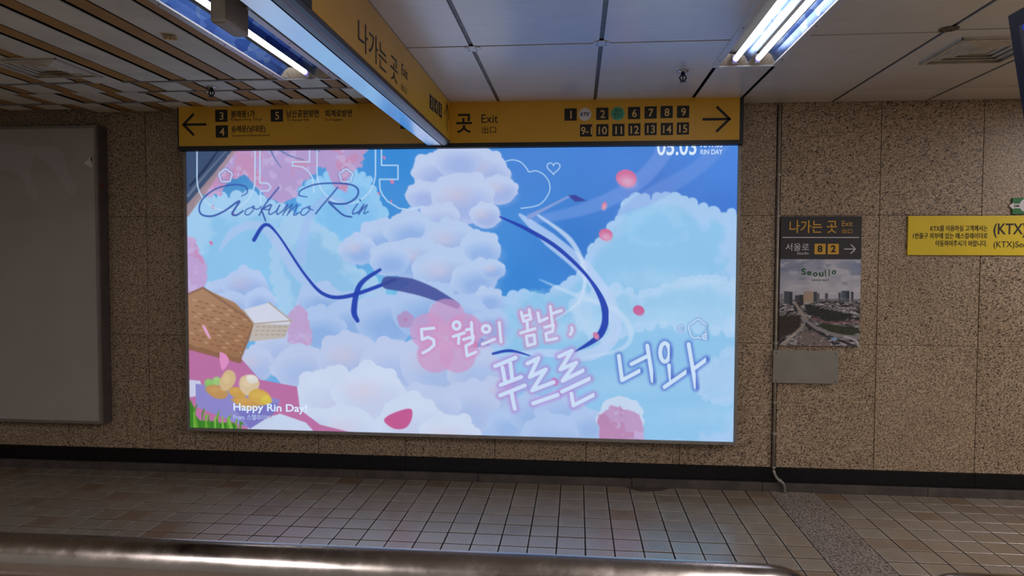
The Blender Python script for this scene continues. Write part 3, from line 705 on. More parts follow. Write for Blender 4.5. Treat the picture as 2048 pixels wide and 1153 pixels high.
# trunk, branches
A_.poly([(370, 280), (476, 280), (462, 305), (440, 335), (420, 362), (398, 392), (372, 432)], (66, 84, 116), 1, 1.5, 6)
A_.stroke([(470, 300), (430, 352), (372, 425)], [3, 5, 9], (176, 146, 150), 0.9, 1.2, True); A_.stroke([(455, 300), (410, 350), (376, 392)], [1, 2, 3], (120, 130, 150), 0.8, 1, True)
A_.stroke([(440, 296), (408, 340), (380, 372)], [1.5, 2.5, 2], (38, 50, 78), 0.9, 1, True)
for P in ([(540, 298), (550, 318), (563, 336)], [(553, 296), (580, 312), (608, 320)], [(620, 296), (640, 304)]): A_.stroke(P, [2.2, 1.6, 0.8], (118, 134, 184), 0.9, 0.8, True)
# picnic blanket, basket, lunch box, grass
A_.poly([(374, 690), (480, 715), (520, 760), (594, 774), (600, 820), (640, 850), (720, 870), (700, 900), (374, 900)], (202, 118, 166), 1, 1.2)
A_.poly([(374, 760), (400, 762), (410, 790), (374, 796)], (220, 214, 236), 1, 1); A_.poly([(470, 900), (500, 850), (560, 828), (612, 846), (660, 900)], (216, 222, 242), 1, 1.2)
A_.poly([(374, 592), (406, 576), (470, 606), (510, 646), (497, 684), (479, 722), (374, 694)], (186, 138, 106), 1, 1.2, 0, (168, 118, 84), ((400, 580), (440, 720)))
for j in range(9):
    for i in range(11):
        x = 384+i*12+(j % 2)*6-j*1.0; y = 600+j*11+i*3.4+(j % 3)
        if x < 500-j*2: A_.stroke([(x, y), (x+8, y+1.5)], 1.3, (142, 98, 70) if (i+j) % 3 else (212, 168, 132), 0.75, 0.8)
A_.stroke([(374, 694), (479, 722)], 5, (150, 104, 74), .9, 1); A_.stroke([(374, 590), (406, 576), (508, 645), (480, 720)], 2.2, (150, 108, 86), .9, .9)
A_.poly([(508, 646), (582, 644), (570, 676), (498, 684)], (206, 190, 178), 1, 1); A_.poly([(486, 620), (538, 606), (583, 640), (578, 650), (508, 648)], (226, 224, 236), 1, 1)
A_.stroke([(538, 606), (583, 642), (508, 648), (486, 620)], 1.4, (190, 166, 150), .9, .8); 
for j in range(3):
    for i in range(6): A_.stroke([(512+i*11-j*2, 654+j*8), (519+i*11-j*2, 654+j*8)], 1.0, (164, 140, 126), .6, .7)
A_.poly([(390, 768), (470, 778), (560, 800), (552, 822), (500, 858), (388, 812)], (152, 142, 206), 1, 1.2); A_.poly([(470, 820), (556, 806), (548, 828), (500, 858)], (132, 124, 196), 1, 1.2)
for x, y, rx, ry, c in ((420, 768, 14, 11, (150, 196, 110)), (434, 762, 9, 9, (170, 206, 126)), (432, 784, 26, 12, (206, 152, 92)), (455, 762, 15, 21, (226, 190, 138)), (474, 786, 18, 12, (216, 164, 84)), (498, 772, 20, 20, (232, 200, 160)), (504, 760, 10, 8, (238, 226, 214)), (520, 794, 24, 15, (224, 176, 84)), (486, 806, 28, 10, (216, 160, 84)), (534, 800, 12, 9, (230, 196, 80))):
    A_.circ(x, y, rx, c, 1, 1.2, ry, 4, 0.3); A_.circ(x-3, y-4, rx*0.5, tuple(min(255, v+16) for v in c), .6, 3, ry*0.4, 3)
A_.poly([(374, 900), (374, 790), (392, 830), (400, 842), (470, 846), (486, 870), (490, 900)], (60, 130, 40), 1, 1.5, 5)
for i in range(17):
    x = 378+i*6.3; h = 48-i*2.0+8*math.sin(i*2.3); A_.stroke([(x, 872), (x-3+5*math.sin(i*1.7), 850-h*0.3), (x+10*math.sin(i*1.7), 860-h)], [4, 3, .6], [(110, 170, 50), (70, 140, 40), (140, 196, 80)][i % 3], .9, 1, True)
# thin flowing ribbons and drifting veils of wind
A_.poly(cat([(1060, 436), (1150, 412), (1240, 372), (1300, 318), (1320, 280), (1352, 280), (1330, 330), (1270, 388), (1180, 428), (1080, 446)], 6, True), (150, 172, 236), 0.42, 3)
A_.poly(cat([(1290, 380), (1380, 330), (1440, 280), (1470, 280), (1400, 350), (1300, 410), (1230, 430)], 6, True), (140, 166, 232), 0.35, 3)
for P, r, c, a in (([(440, 500), (470, 462), (520, 452), (560, 490), (600, 550), (660, 590), (760, 580)], [2, 9, 8, 12, 12, 9, 3], (190, 208, 244), .75),
                   ([(600, 520), (612, 450), (640, 405), (680, 400), (702, 430)], [12, 8, 7, 5, 1], (176, 200, 244), .65), ([(1040, 430), (1100, 480), (1170, 540), (1220, 610), (1228, 670), (1180, 710), (1080, 706), (1000, 712)], [3, 14, 15, 13, 12, 12, 7, 1], (204, 220, 250), .8),
                   ([(1075, 430), (1140, 480), (1168, 540), (1160, 600), (1110, 640)], [2, 5, 4, 3, 1], (222, 234, 252), .8), ([(1080, 560), (1150, 590), (1230, 620), (1262, 666), (1240, 700), (1160, 716)], [1, 4, 6, 5, 4, 1], (216, 232, 252), .6)):
    A_.stroke(P, r, c, a, 2.0, True)
for P, r in (([(508, 480), (530, 450), (556, 470), (610, 550), (650, 590), (700, 592), (790, 560)], [4, 3.5, 2, 2.5, 3.5, 4, 3.5]), ([(760, 540), (720, 570), (708, 620), (715, 642)], [3, 5, 6, 4]),
             ([(1000, 434), (1060, 462), (1120, 500), (1180, 560), (1210, 620), (1200, 670), (1150, 704)], [1.5, 4, 4, 3, 7, 7, 1]), ([(986, 708), (1020, 702), (1060, 712)], [2.5, 3, 1])):
    A_.stroke(P, r, (34, 66, 176), 0.95, 1.0, True)
A_.stroke([(776, 566), (820, 572), (866, 588), (914, 612)], [13, 15, 12, 6], (66, 76, 150), .85, 1.4, True)
A_.stroke([(1058, 434), (1090, 418), (1140, 392)], [5, 3, 2], (150, 166, 220), .9, 1); A_.poly([(1136, 391), (1150, 390), (1174, 402), (1150, 404)], (64, 74, 160), 1, 1)
# large pink flower and petals
for k in range(5):
    an = -math.pi/2+k*2*math.pi/5; A_.circ(893+38*math.cos(an), 676+42*math.sin(an), 37, (222, 160, 204), .72, 1.5, 36)
A_.circ(893, 676, 30, (226, 170, 208), .6, 10)
for k in range(5):
    an = k*2*math.pi/5-.3; A_.circ(811+8*math.cos(an), 640+8*math.sin(an), 9.5, (190, 160, 206), 1, 1.2)
A_.circ(811, 640, 4, (200, 140, 190), 1, 1)
def petal(x, y, r, c=(226, 118, 164), c2=(240, 190, 214), rot=0.3, el=0.85):
    A_.circ(x, y, r, c, 1, 1.0, r*el, 1.5, rot); A_.circ(x+r*.1, y+r*.35, r*.72, c2, .75, r*.35, r*.5, 0, rot)
petal(1253, 357, 21); petal(1211, 470, 14); petal(1277, 621, 11.5, (218, 100, 150), (214, 120, 170)); petal(1208, 412, 8, (230, 130, 160), (240, 180, 200), 1.9, .6)
A_.poly(cat([(768, 842), (784, 828), (820, 818), (824, 836), (812, 856), (788, 858)], 6, True), (212, 96, 150), 1, 1.1); A_.poly(cat([(438, 706), (452, 710), (458, 724), (446, 741), (441, 730)], 6, True), (240, 150, 200), 1, 1); A_.poly(cat([(403, 650), (412, 656), (421, 676), (414, 672)], 5, True), (244, 170, 206), 1, 1)
for x, y, r in ((422, 486, 4.5), (784, 363, 5), (768, 315, 4), (757, 387, 3.5), (782, 402, 3), (426, 414, 4), (466, 428, 4), (1192, 672, 7), (950, 690, 7), (1110, 764, 8)): petal(x, y, r, (218, 120, 168), (226, 150, 186), 1.0, .75)
# white outlined shapes
def outl(P, r=1.3, c=(206, 230, 252), a=.95): A_.stroke(P, r, c, a, .7)
for x0, x1, yb in ((394, 510, 421), (634, 751, 408)):
    xm = (x0+x1)/2; R = (x1-x0)/2; outl([(x0, 276)]+[(xm-R*math.cos(t), yb-62+62*math.sin(t)) for t in np.linspace(0, math.pi, 22)]+[(x1, 276)])
outl([(520, 280), (520, 366), (536, 367), (542, 375), (536, 382), (521, 382), (521, 408)]); outl([(619, 280), (619, 324), (585, 324), (585, 332), (605, 334), (617, 343), (625, 356), (628, 385)])
outl([(763, 280), (763, 331), (796, 331), (796, 359), (759, 359), (760, 379), (765, 390), (775, 403), (798, 417), (819, 420), (846, 413)])
outl(cat([(1008, 324), (1025, 320), (1042, 325), (1054, 338), (1058, 344), (1072, 342), (1088, 350), (1099, 367), (1098, 386), (1085, 405), (1069, 413), (1042, 417)]), 1.0)
def heart(x, y, r): outl([(x+r*(16*math.sin(t)**3)/16, y-r*(13*math.cos(t)-5*math.cos(2*t)-2*math.cos(3*t)-math.cos(4*t))/16) for t in np.linspace(0, 2*math.pi, 34)], 1.0)
heart(1107, 336, 13)
def flower(x, y, r, w=1.2, c=(214, 232, 252), fill=None):
    P = [(x+(r*(0.84+.2*abs(math.cos(2.5*t))))*math.sin(t), y-(r*(.84+.2*abs(math.cos(2.5*t))))*math.cos(t)) for t in np.linspace(0, 2*math.pi, 51)]
    if fill: A_.poly(P[:-1], fill, 1, 1)
    A_.stroke(P, w+2.2, (90, 120, 190), .35, 2); A_.stroke(P, w, c, 1, .7)
flower(451, 352, 13); flower(692, 352, 13); flower(1396, 659, 19, 1.3); flower(1411, 674, 6, 1, (224, 238, 254), (214, 232, 252)); flower(1362, 657.5, 5.5, .8)
# blue cursive writing
def Zc(L, ox, oy, k=0.29311): return [(ox+x*k, oy+y*k) for x, y in L]
navy = (58, 92, 172)
for L, r in (([(455, 350), (492, 325), (480, 285), (400, 272), (280, 300), (190, 370), (165, 440), (190, 480), (260, 485), (340, 450), (410, 400), (440, 385), (420, 420), (390, 470), (420, 480), (465, 450)], [.9, 1.5, 1.5, 1.8, 2, 2, 1.6]),
             ([(530, 425), (490, 440), (478, 470), (500, 478), (530, 450), (540, 420), (525, 425), (560, 440), (590, 420)], 1.1), ([(708, 290), (660, 350), (610, 415), (575, 480)], 1.5), ([(650, 408), (610, 430), (590, 440), (600, 470), (618, 518)], 1.6),
             ([(600, 440), (640, 440), (660, 410), (640, 460), (650, 475), (690, 450), (715, 410), (695, 455), (700, 475), (735, 450)], 1.2), ([(735, 450), (770, 405), (735, 480)], 1.1), ([(745, 460), (800, 405), (790, 430), (765, 482)], 1.1), ([(775, 465), (830, 410), (828, 430), (810, 480), (850, 460)], 1.1),
             ([(905, 425), (870, 440), (858, 470), (880, 480), (915, 450), (920, 420), (905, 428), (940, 445)], 1.1), ([(1110, 290), (1060, 350), (1000, 420), (960, 470)], 1.5),
             ([(900, 355), (850, 345), (860, 310), (960, 270), (1100, 262), (1210, 275), (1250, 310), (1235, 360), (1170, 400), (1080, 400), (1050, 390), (1090, 430), (1150, 480), (1205, 492)], [1, 1.5, 1.7, 2, 2, 1.6]),
             ([(1245, 405), (1215, 450), (1215, 472), (1245, 460)], 1.2), ([(1262, 376), (1266, 380)], 1.6), ([(1245, 470), (1290, 405), (1255, 475)], 1.1), ([(1260, 460), (1310, 410), (1300, 435), (1290, 470), (1320, 455)], 1.1)):
    A_.stroke(Zc(L, 350, 290), r, navy, .95, .7, True)
# white handwritten letters with a soft halo
Z3 = (900, 560)
small = [[(-110, 330), (-195, 338), (-190, 408), (-150, 392), (-112, 410), (-108, 445), (-140, 475), (-185, 500)],
         [(45+24*math.cos(t), 312+26*math.sin(t)) for t in np.linspace(0, 2*math.pi, 14)], [(22, 388), (98, 362)], [(62, 375), (58, 435)], [(146, 292), (152, 392)], [(112, 342), (146, 336)],
         [(92, 408), (160, 388), (152, 428), (108, 452), (116, 520), (176, 494)],
         [(246+26*math.cos(t), 336+24*math.sin(t)) for t in np.linspace(0, 2*math.pi, 14)], [(222, 440), (304, 406)], [(336, 292), (348, 424)],
         [(486, 222), (502, 284), (552, 268), (540, 204)], [(494, 252), (546, 238)], [(526, 286), (530, 344)], [(482, 364), (580, 334)], [(520, 386), (530, 450), (580, 436), (574, 376), (520, 386)],
         [(600, 226), (610, 286), (664, 262)], [(684, 182), (700, 304)], [(696, 232), (760, 210)], [(646, 324), (706, 310), (700, 352), (654, 368), (660, 414), (730, 400)], [(830, 326), (834, 350), (820, 374)]]
big = [[(308, 590), (448, 532)], [(358, 600), (378, 706)], [(412, 572), (426, 688)], [(346, 718), (486, 664)], [(342, 790), (510, 722)], [(418, 764), (442, 882)],
       [(528, 572), (604, 534), (544, 664), (654, 612), (560, 756), (706, 700)], [(568, 844), (736, 786)], [(744, 524), (832, 484), (754, 612), (862, 566), (768, 690), (908, 620)], [(764, 764), (952, 676)], [(828, 778), (842, 858), (978, 788)]]
big2 = [[(1152, 520), (1174, 686), (1294, 622)], [(1238, 576), (1346, 522)], [(1346, 450), (1384, 692)], [(1466+32*math.cos(t), 496+64*math.sin(t)) for t in np.linspace(0, 2*math.pi, 16)], [(1494, 585), (1508, 690)], [(1464, 732), (1616, 626)], [(1628, 440), (1678, 736)], [(1656, 614), (1750, 544)]]
for L in small: A_.stroke(Zc(L, *Z3), 3.4, (222, 150, 200), .8, 10, False, True)
for L in big: A_.stroke(Zc(L, *Z3), 4.2, (190, 140, 214), .75, 11, False, True)
for L in big2: A_.stroke(Zc(L, *Z3), 4.2, (84, 112, 206), .8, 9, False, True)
for L in small: A_.stroke(Zc(L, *Z3), 3.0, (226, 234, 252), 1, .7)
for L in big: A_.stroke(Zc(L, *Z3), 4.0, (222, 234, 254), 1, .7)
for L in big2: A_.stroke(Zc(L, *Z3), 4.0, (222, 238, 254), 1, .7)
# faint print mottling
A_.C *= (0.985+0.03*vnoise(PX, PY, 40, 12, 5))[..., None]*np.array([0.90, 0.935, 0.965])
def grid_mesh(name, AX, Y, AZ, C, mat, parent):
    ny_, nx_ = AX.shape; og = ORG[parent.name]
    co = np.stack([AX-og.x, np.full(AX.shape, Y-og.y), AZ-og.z], -1).reshape(-1, 3).astype(np.float32)
    idx = np.arange(ny_*nx_).reshape(ny_, nx_); Q = np.stack([idx[:-1, :-1], idx[1:, :-1], idx[1:, 1:], idx[:-1, 1:]], -1).reshape(-1, 4)
    me = bpy.data.meshes.new(name); me.vertices.add(len(co)); me.vertices.foreach_set('co', co.ravel())
    me.loops.add(Q.size); me.loops.foreach_set('vertex_index', Q.ravel().astype(np.int32)); me.polygons.add(len(Q))
    me.polygons.foreach_set('loop_start', np.arange(0, Q.size, 4, dtype=np.int32)); me.update(calc_edges=True)
    c = np.clip(C/255, 0, 1); c = np.where(c <= .04045, c/12.92, ((c+.055)/1.055)**2.4); rgba = np.ones((len(co), 4), np.float32); rgba[:, :3] = c.reshape(-1, 3)
    at = me.color_attributes.new('Col', 'FLOAT_COLOR', 'POINT'); at.data.foreach_set('color', rgba.ravel()); me.materials.append(mat)
    o = bpy.data.objects.new(name, me); reg(o, parent, None); return o
grid_mesh('poster_print', AX, LY, AZ, A_.C, M_post, lb)
I_w = litink('backlit white ink', (214, 232, 252)); I_w2 = litink('backlit pale ink', (190, 214, 244))
def lt(s, q, m=I_w, bold=0.0, shear=0.0): return text(lp, s, pxbox(lp, *q), m, lb, bold, 2, 'lettering', shear)
lt('Happy Rin Day!', (467, 808, 614, 828), I_w, 0.02); lt('From. 스텔라이브 팬클럽', (467, 830, 571, 841), I_w2)
lt('05.03', (1314, 275, 1393, 311), I_w, 0.015); lt('RIN DAY', (1401, 299, 1445, 309), I_w, 0.01); lt('MAY.03', (1401, 283, 1445, 295), I_w, 0.01)

# ------------------------------------------------------------------ unlit advertisement box on the left
UY = -0.075
up_ = Plane('y', UY, 0.0008)
ux1 = (up_.at(192, 250)[0]+up_.at(205, 848)[0])/2; uz1 = up_.at(100, 252)[1]; uz0 = up_.at(100, 846)[1]; ux0 = ux1-2.0
ul_ = thing('light_box', 'unlit blank white advertisement box at the left end of the wall', 'lightbox', ((ux0+ux1)/2, UY, uz0))
bm = bmesh.new()
for a in ((ux0, ux0+.02, uz0, uz1), (ux1-.02, ux1, uz0, uz1), (ux0+.02, ux1-.02, uz0, uz0+.02), (ux0+.02, ux1-.02, uz1-.02, uz1)): bx(bm, a[0], a[1], UY-0.004, UY+0.02, a[2], a[3], 0.001)
bm_obj('frame', bm, M_frame, ul_)
box('box_body', (ux0, UY+0.02, uz0), (ux1, WY-0.001, uz1), M_boxside, ul_)
box('blank_film', (ux0+.02, UY+0.002, uz0+.02), (ux1-.02, UY+0.02, uz1-.02), M_shroud, ul_)
up2 = Plane('y', UY+0.002, 0.0006)
def smear(P):
    Q = cat(P, 5, True); poly(up2, [up2.at(*p) for p in Q], M_tape, ul_, 1, 'glue_smear', 0.0003)
def smear2(P): poly(up2, [up2.at(*p) for p in cat(P, 5, True)], M_tape, ul_, 2, 'glue_smear', 0.0003)
smear([(-20, 292), (30, 290), (70, 300), (60, 345), (76, 395), (62, 392), (42, 352), (10, 340), (-20, 335)]); smear2([(56, 300), (90, 292), (124, 302), (134, 335), (152, 380), (138, 388), (116, 352), (92, 324)])
poly(up2, [up2.at(*p) for p in ((168, 327), (183, 311), (184, 336))], M_lowtrim, ul_, 2, 'peeled_corner'); poly(up2, [up2.at(*p) for p in ((181, 318), (184, 312), (184, 326))], M_black, ul_, 3, 'tear')
bm = bmesh.new(); disc(bm, (ux1-0.0005, UY+.05, onx(200, 372, ux1).z), (1, 0, 0), 0.016, 0.002, 16); bm_obj('red_dot', bm, M_redspot, ul_)

# ------------------------------------------------------------------ small poster sign beside the pipe
QY = WY-0.020
qp = Plane('y', QY, 0.0008)
a0 = qp.at(1561.5, 480)[0]; a1 = qp.at(1723, 480)[0]; zt = qp.at(1640, 433)[1]; zm = qp.at(1640, 519)[1]; zb = qp.at(1640, 693)[1]
ps = thing('poster_sign', 'small dark exit sign with a city photograph below, beside the pipe', 'sign', ((a0+a1)/2, QY, zb))
box('backing_board', (a0, QY+0.002, zb), (a1, WY-0.0015, zt), M_dark, ps, 0.001)
box('header_panel', (a0, QY, zm), (a1, QY+0.004, zt), M_dark, ps)
def qt(s, q, m, bold=0.0, par=ps, lift=2, name='lettering'): return text(qp, s, pxbox(qp, *q), m, par, bold, lift, name)
qt('나가는 곳', (1579, 441, 1674, 466.5), M_gold, 0.008); qt('Exit', (1684, 442, 1705, 453), M_gold); qt('出口', (1684, 458, 1704, 467), M_gold)
rect(qp, pxbox(qp, 1565, 474.5, 1718, 476), M_white, ps, 1, 'rule_line'); qt('서울로', (1571, 487, 1618, 502), M_white); qt('Seoullo', (1594, 504, 1617, 509.5), M_white)
for s, x in (('8', 1629), ('2', 1655.5)):
    bd = rect(qp, pxbox(qp, x, 488, x+22, 509), M_gold, ps, 1, 'number_badge'); qt(s, (x+6, 491, x+16, 505), M_ink, 0.03, bd, 2, 'digit')
a = qp.at(1688, 498.5); b = qp.at(1711, 498); arrow(qp, a, (b[0], a[1]), 0.032, 0.006, M_white, ps)
gx, gz = np.meshgrid(np.linspace(a0, a1, 190), np.linspace(zm, zb, 200)); PX2, PY2 = to_px(gx, QY, gz)
B_ = Paint(PX2, PY2)
B_.sky([(1560, 525, (150, 160, 185)), (1640, 525, (165, 170, 195)), (1720, 525, (140, 155, 188)), (1640, 560, (196, 196, 208)), (1640, 590, (206, 204, 212)), (1570, 580, (190, 192, 205)), (1715, 585, (200, 200, 210)), (1640, 700, (120, 112, 112))])
n = vnoise(PX2, PY2*2.2, 26, 21); B_.put(np.clip((n-.45)*4, 0, .75)*(PY2 < 590), (216, 214, 222)); n = vnoise(PX2, PY2*2, 18, 22); B_.put(np.clip((n-.55)*5, 0, .5)*(PY2 < 570), (130, 142, 172))
city = np.clip((PY2-598)/3, 0, 1); B_.put(city, (120, 116, 118))
n = vnoise(PX2, PY2*2.6, 9, 23, 3); B_.put(city*np.clip((n-.5)*14, 0, 1), (52, 48, 52)); n = vnoise(PX2+40, PY2*3, 7, 24, 3); B_.put(city*np.clip((n-.58)*16, 0, 1)*.9, (206, 202, 206))
def bld(x0, x1, y0, y1, c):
    B_.poly([(x0, y0), (x1, y0), (x1, y1), (x0, y1)], c, 1, .5)
    for yy in np.arange(y0+2, y1-1, 2.4): B_.stroke([(x0+1, yy), (x1-1, yy)], .4, tuple(v*.72 for v in c), .6, .4)
for q in ((1560, 1566, 588, 606, (150, 150, 160)), (1568, 1578, 583, 608, (84, 92, 104)), (1578, 1585, 584, 608, (60, 68, 80)), (1590, 1604, 591, 606, (82, 82, 88)), (1599, 1607, 590, 608, (58, 62, 70)), (1607, 1627, 583, 606, (196, 172, 150)), (1627, 1634, 584, 604, (74, 80, 92)), (1634, 1639, 587, 604, (110, 112, 122)),
          (1650, 1656, 587, 603, (96, 98, 110)), (1677, 1682, 586, 604, (84, 88, 100)), (1683, 1698, 582, 603, (88, 100, 118)), (1692, 1699, 583, 604, (60, 68, 82)), (1702, 1707, 584, 605, (74, 78, 90))): bld(*q)
B_.stroke([(1636, 600), (1680, 598), (1725, 602)], 1.5, (150, 152, 160), .6, 1.5); 
B_.poly([(1556, 634), (1600, 630), (1602, 660), (1575, 672), (1556, 680)], (52, 42, 38), .95, 2, 4); B_.poly([(1612, 612), (1650, 612), (1700, 632), (1690, 644), (1650, 640), (1618, 628)], (36, 34, 38), .9, 2, 5); B_.poly([(1640, 650), (1700, 652), (1722, 664), (1700, 678), (1660, 668)], (50, 54, 38), .9, 2, 5)
for i in range(9): B_.stroke([(1640+i*9, 617+i*1.5), (1652+i*9, 613+i*2)], .9, (196, 192, 196), .8, .6)
B_.stroke([(1590, 606), (1600, 622), (1612, 640), (1606, 652), (1590, 668), (1566, 692)], [2.5, 3.2, 3.6, 3, 3.2, 3.6], (168, 156, 148), 1, 1, True); B_.stroke([(1608, 640), (1640, 660), (1680, 672), (1722, 676)], [4, 3, 3.5, 4], (150, 146, 148), 1, 1, True); B_.stroke([(1612, 648), (1640, 668), (1676, 680), (1712, 694)], 2.2, (46, 44, 48), .9, 1, True)
B_.stroke([(1626, 636), (1660, 646), (1722, 642)], 1.6, (150, 96, 98), .8, 1, True); B_.poly([(1586, 696), (1604, 664), (1630, 664), (1660, 684), (1664, 700)], (134, 118, 114), 1, 2, 3)
B_.stroke([(1690, 674), (1712, 682), (1718, 696)], 2.2, (204, 200, 204), .9, 1, True); B_.stroke([(1560, 690), (1590, 668)], 1, (214, 210, 212), .9, .7); B_.poly([(1660, 677), (1672, 674), (1676, 680), (1664, 682)], (150, 176, 212), 1, .6)
r_ = np.random.RandomState(5)
for _ in range(26): x = r_.uniform(1592, 1650); y = r_.uniform(670, 692); B_.stroke([(x, y), (x+2, y)], .9, [(60, 56, 60), (208, 202, 204)][r_.randint(2)], .9, .5)
grid_mesh('city_photo', gx, QY+0.0005, gz, B_.C, M_photo, ps)
for i, (ch, x, y) in enumerate((('S', 1607.5, 544), ('e', 1618.5, 547), ('o', 1630.5, 549.5), ('u', 1642.5, 549.5), ('l', 1651, 547), ('l', 1658.5, 545.5), ('o', 1668, 545))):
    hh = {'S': 7, 'l': 7}.get(ch, 4.4); ww = {'l': 1.1, 'S': 4.2}.get(ch, 4.4)
    text(qp, ch, pxbox(qp, x-ww, y-hh, x+ww, y+hh*.9), M_grn2, ps, 0.02, 3, 'lettering', -0.05 if ch == 'l' else 0)
qt('SINCE 2017', (1623, 559, 1658, 562.5), M_grn2, 0.01, ps, 3)

# ------------------------------------------------------------------ yellow notice and green emergency sign
KY = WY-0.014; kp = Plane('y', KY, 0.0008)
k0 = kp.at(1816, 470)[0]; k1 = k0+1.55; kt = kp.at(1930, 432)[1]; kb = kp.at(1930, 511)[1]
ks = thing('notice_board', 'yellow notice board in black Korean text on the right part of the wall', 'notice', ((k0+k1)/2, KY, kb))
box('board', (k0, KY, kb), (k1, WY-0.0015, kt), M_yel2, ks, 0.001)
def kt_(s, q, bold=0.01): return text(kp, s, pxbox(kp, *q), M_ink, ks, bold)
kt_('KTX를 이용하실 고객께서는', (1861, 451, 1975, 463)); kt_('1번출구 외부에 있는 에스컬레이터로', (1826, 466, 1975, 478)); kt_('이동하여주시기 바랍니다.', (1871, 481, 1974, 493.5))
kt_('(KTX)', (1987, 447, 2052, 476), 0.012); kt_('(KTX)Seoul', (1987, 483, 2066, 499), 0.0)
gp = Plane('y', WY-0.012, 0.0008)
g0 = gp.at(2025, 410)[0]; gt = gp.at(2040, 396)[1]; gb = gp.at(2040, 428.5)[1]
gs = thing('emergency_sign', 'green emergency sign with a white 20M arrow at the right edge', 'sign', (g0+0.15, WY-0.012, gb))
box('board', (g0, WY-0.012, gb), (g0+0.42, WY-0.0015, gt), M_grn, gs, 0.001)
ar = poly(gp, [gp.at(*p) for p in ((2018, 412), (2027, 405), (2027, 408), (2040, 408), (2040, 417), (2027, 417), (2027, 419.5))], M_white, gs, 1.5, 'arrow_plate', 0.002)
text(gp, '20M', pxbox(gp, 2027, 410, 2038, 414.5), M_ink, ar, 0.01, 3.5)
c = gp.at(2054, 411); circ(gp, c, 0.047, M_white, gs, 1.2)

# ------------------------------------------------------------------ conduit, steel plate
pxx = ony(1555.5, 500, WY-0.02).x
cdt = thing('conduit', 'thin grey conduit running down the wall beside the lit advertisement to the floor', 'pipe', (pxx, WY-0.02, 0.0))
bm = bmesh.new(); tube(bm, [(pxx, WY-0.014, 2.68), (pxx, WY-0.014, 0.16)], 0.0085, 12); bm_obj('pipe', bm, M_pipe, cdt, smooth=True)
bm = bmesh.new(); tube(bm, [(pxx-0.0135, WY-0.005, 2.68), (pxx-0.0135, WY-0.005, 0.16)], 0.003, 8); bm_obj('cable', bm, M_black, cdt, smooth=True)
pz = 0.115
P = cat([(0, 0.158), (0.004, pz), (0.022, 0.088), (0.048, 0.068), (0.062, 0.045), (0.064, 0.0)], 5)
bm = bmesh.new(); pts = [(pxx+a, WY-0.014-0.050*min(1, max(0, (0.13-b)/0.05)), b) for a, b in P]; tube(bm, pts, 0.0125, 12); bm_obj('elbow', bm, M_steel, cdt, smooth=True)
for (a, b) in ((0, 0.16), (0.03, 0.083)):
    bm = bmesh.new(); yy = WY-0.014-0.050*min(1, max(0, (0.13-b)/0.05)); d = Vector((0, 0, 1)) if b > .1 else Vector((.7, 0, -.7))
    c0_ = Vector((pxx+a, yy, b)); tube(bm, [c0_-d*.008, c0_+d*.008], 0.0155, 12); bm_obj('coupling', bm, M_steel, cdt, smooth=True)
for zc in (2.2, 1.915, 1.035, 0.62, 0.4):
    bm = bmesh.new(); bx(bm, pxx-0.02, pxx+0.02, WY-0.006, WY-0.002, zc-0.009, zc+0.009, 0.001); tube(bm, [(pxx, WY-0.014, zc-0.008), (pxx, WY-0.014, zc+0.008)], 0.0125, 12)
    bm_obj('pipe_clamp', bm, M_pipe, cdt)
PYp = WY-0.030; pp = Plane('y', PYp)
b_ = pxbox(pp, 1546, 702, 1677, 767.5)
sp2 = thing('steel_plate', 'blank brushed steel plate on the wall below the small poster sign', 'plate', ((b_[0]+b_[2])/2, PYp, b_[1]))
bm = bmesh.new(); bx(bm, b_[0], b_[2], PYp, PYp+0.003, b_[1], b_[3], 0.001); bm_obj('plate', bm, M_steel, sp2)
for x in (b_[0]+.02, b_[2]-.02):
    for z in (b_[1]+.016, b_[3]-.016):
        bm = bmesh.new(); disc(bm, (x, PYp, z), (0, -1, 0), 0.004, 0.002, 10); bm_obj('screw', bm, M_black, sp2)
        bm = bmesh.new(); disc(bm, (x, WY-0.0005, z), (0, -1, 0), 0.005, WY-PYp-0.003, 8); bm_obj('standoff', bm, M_steel, sp2)

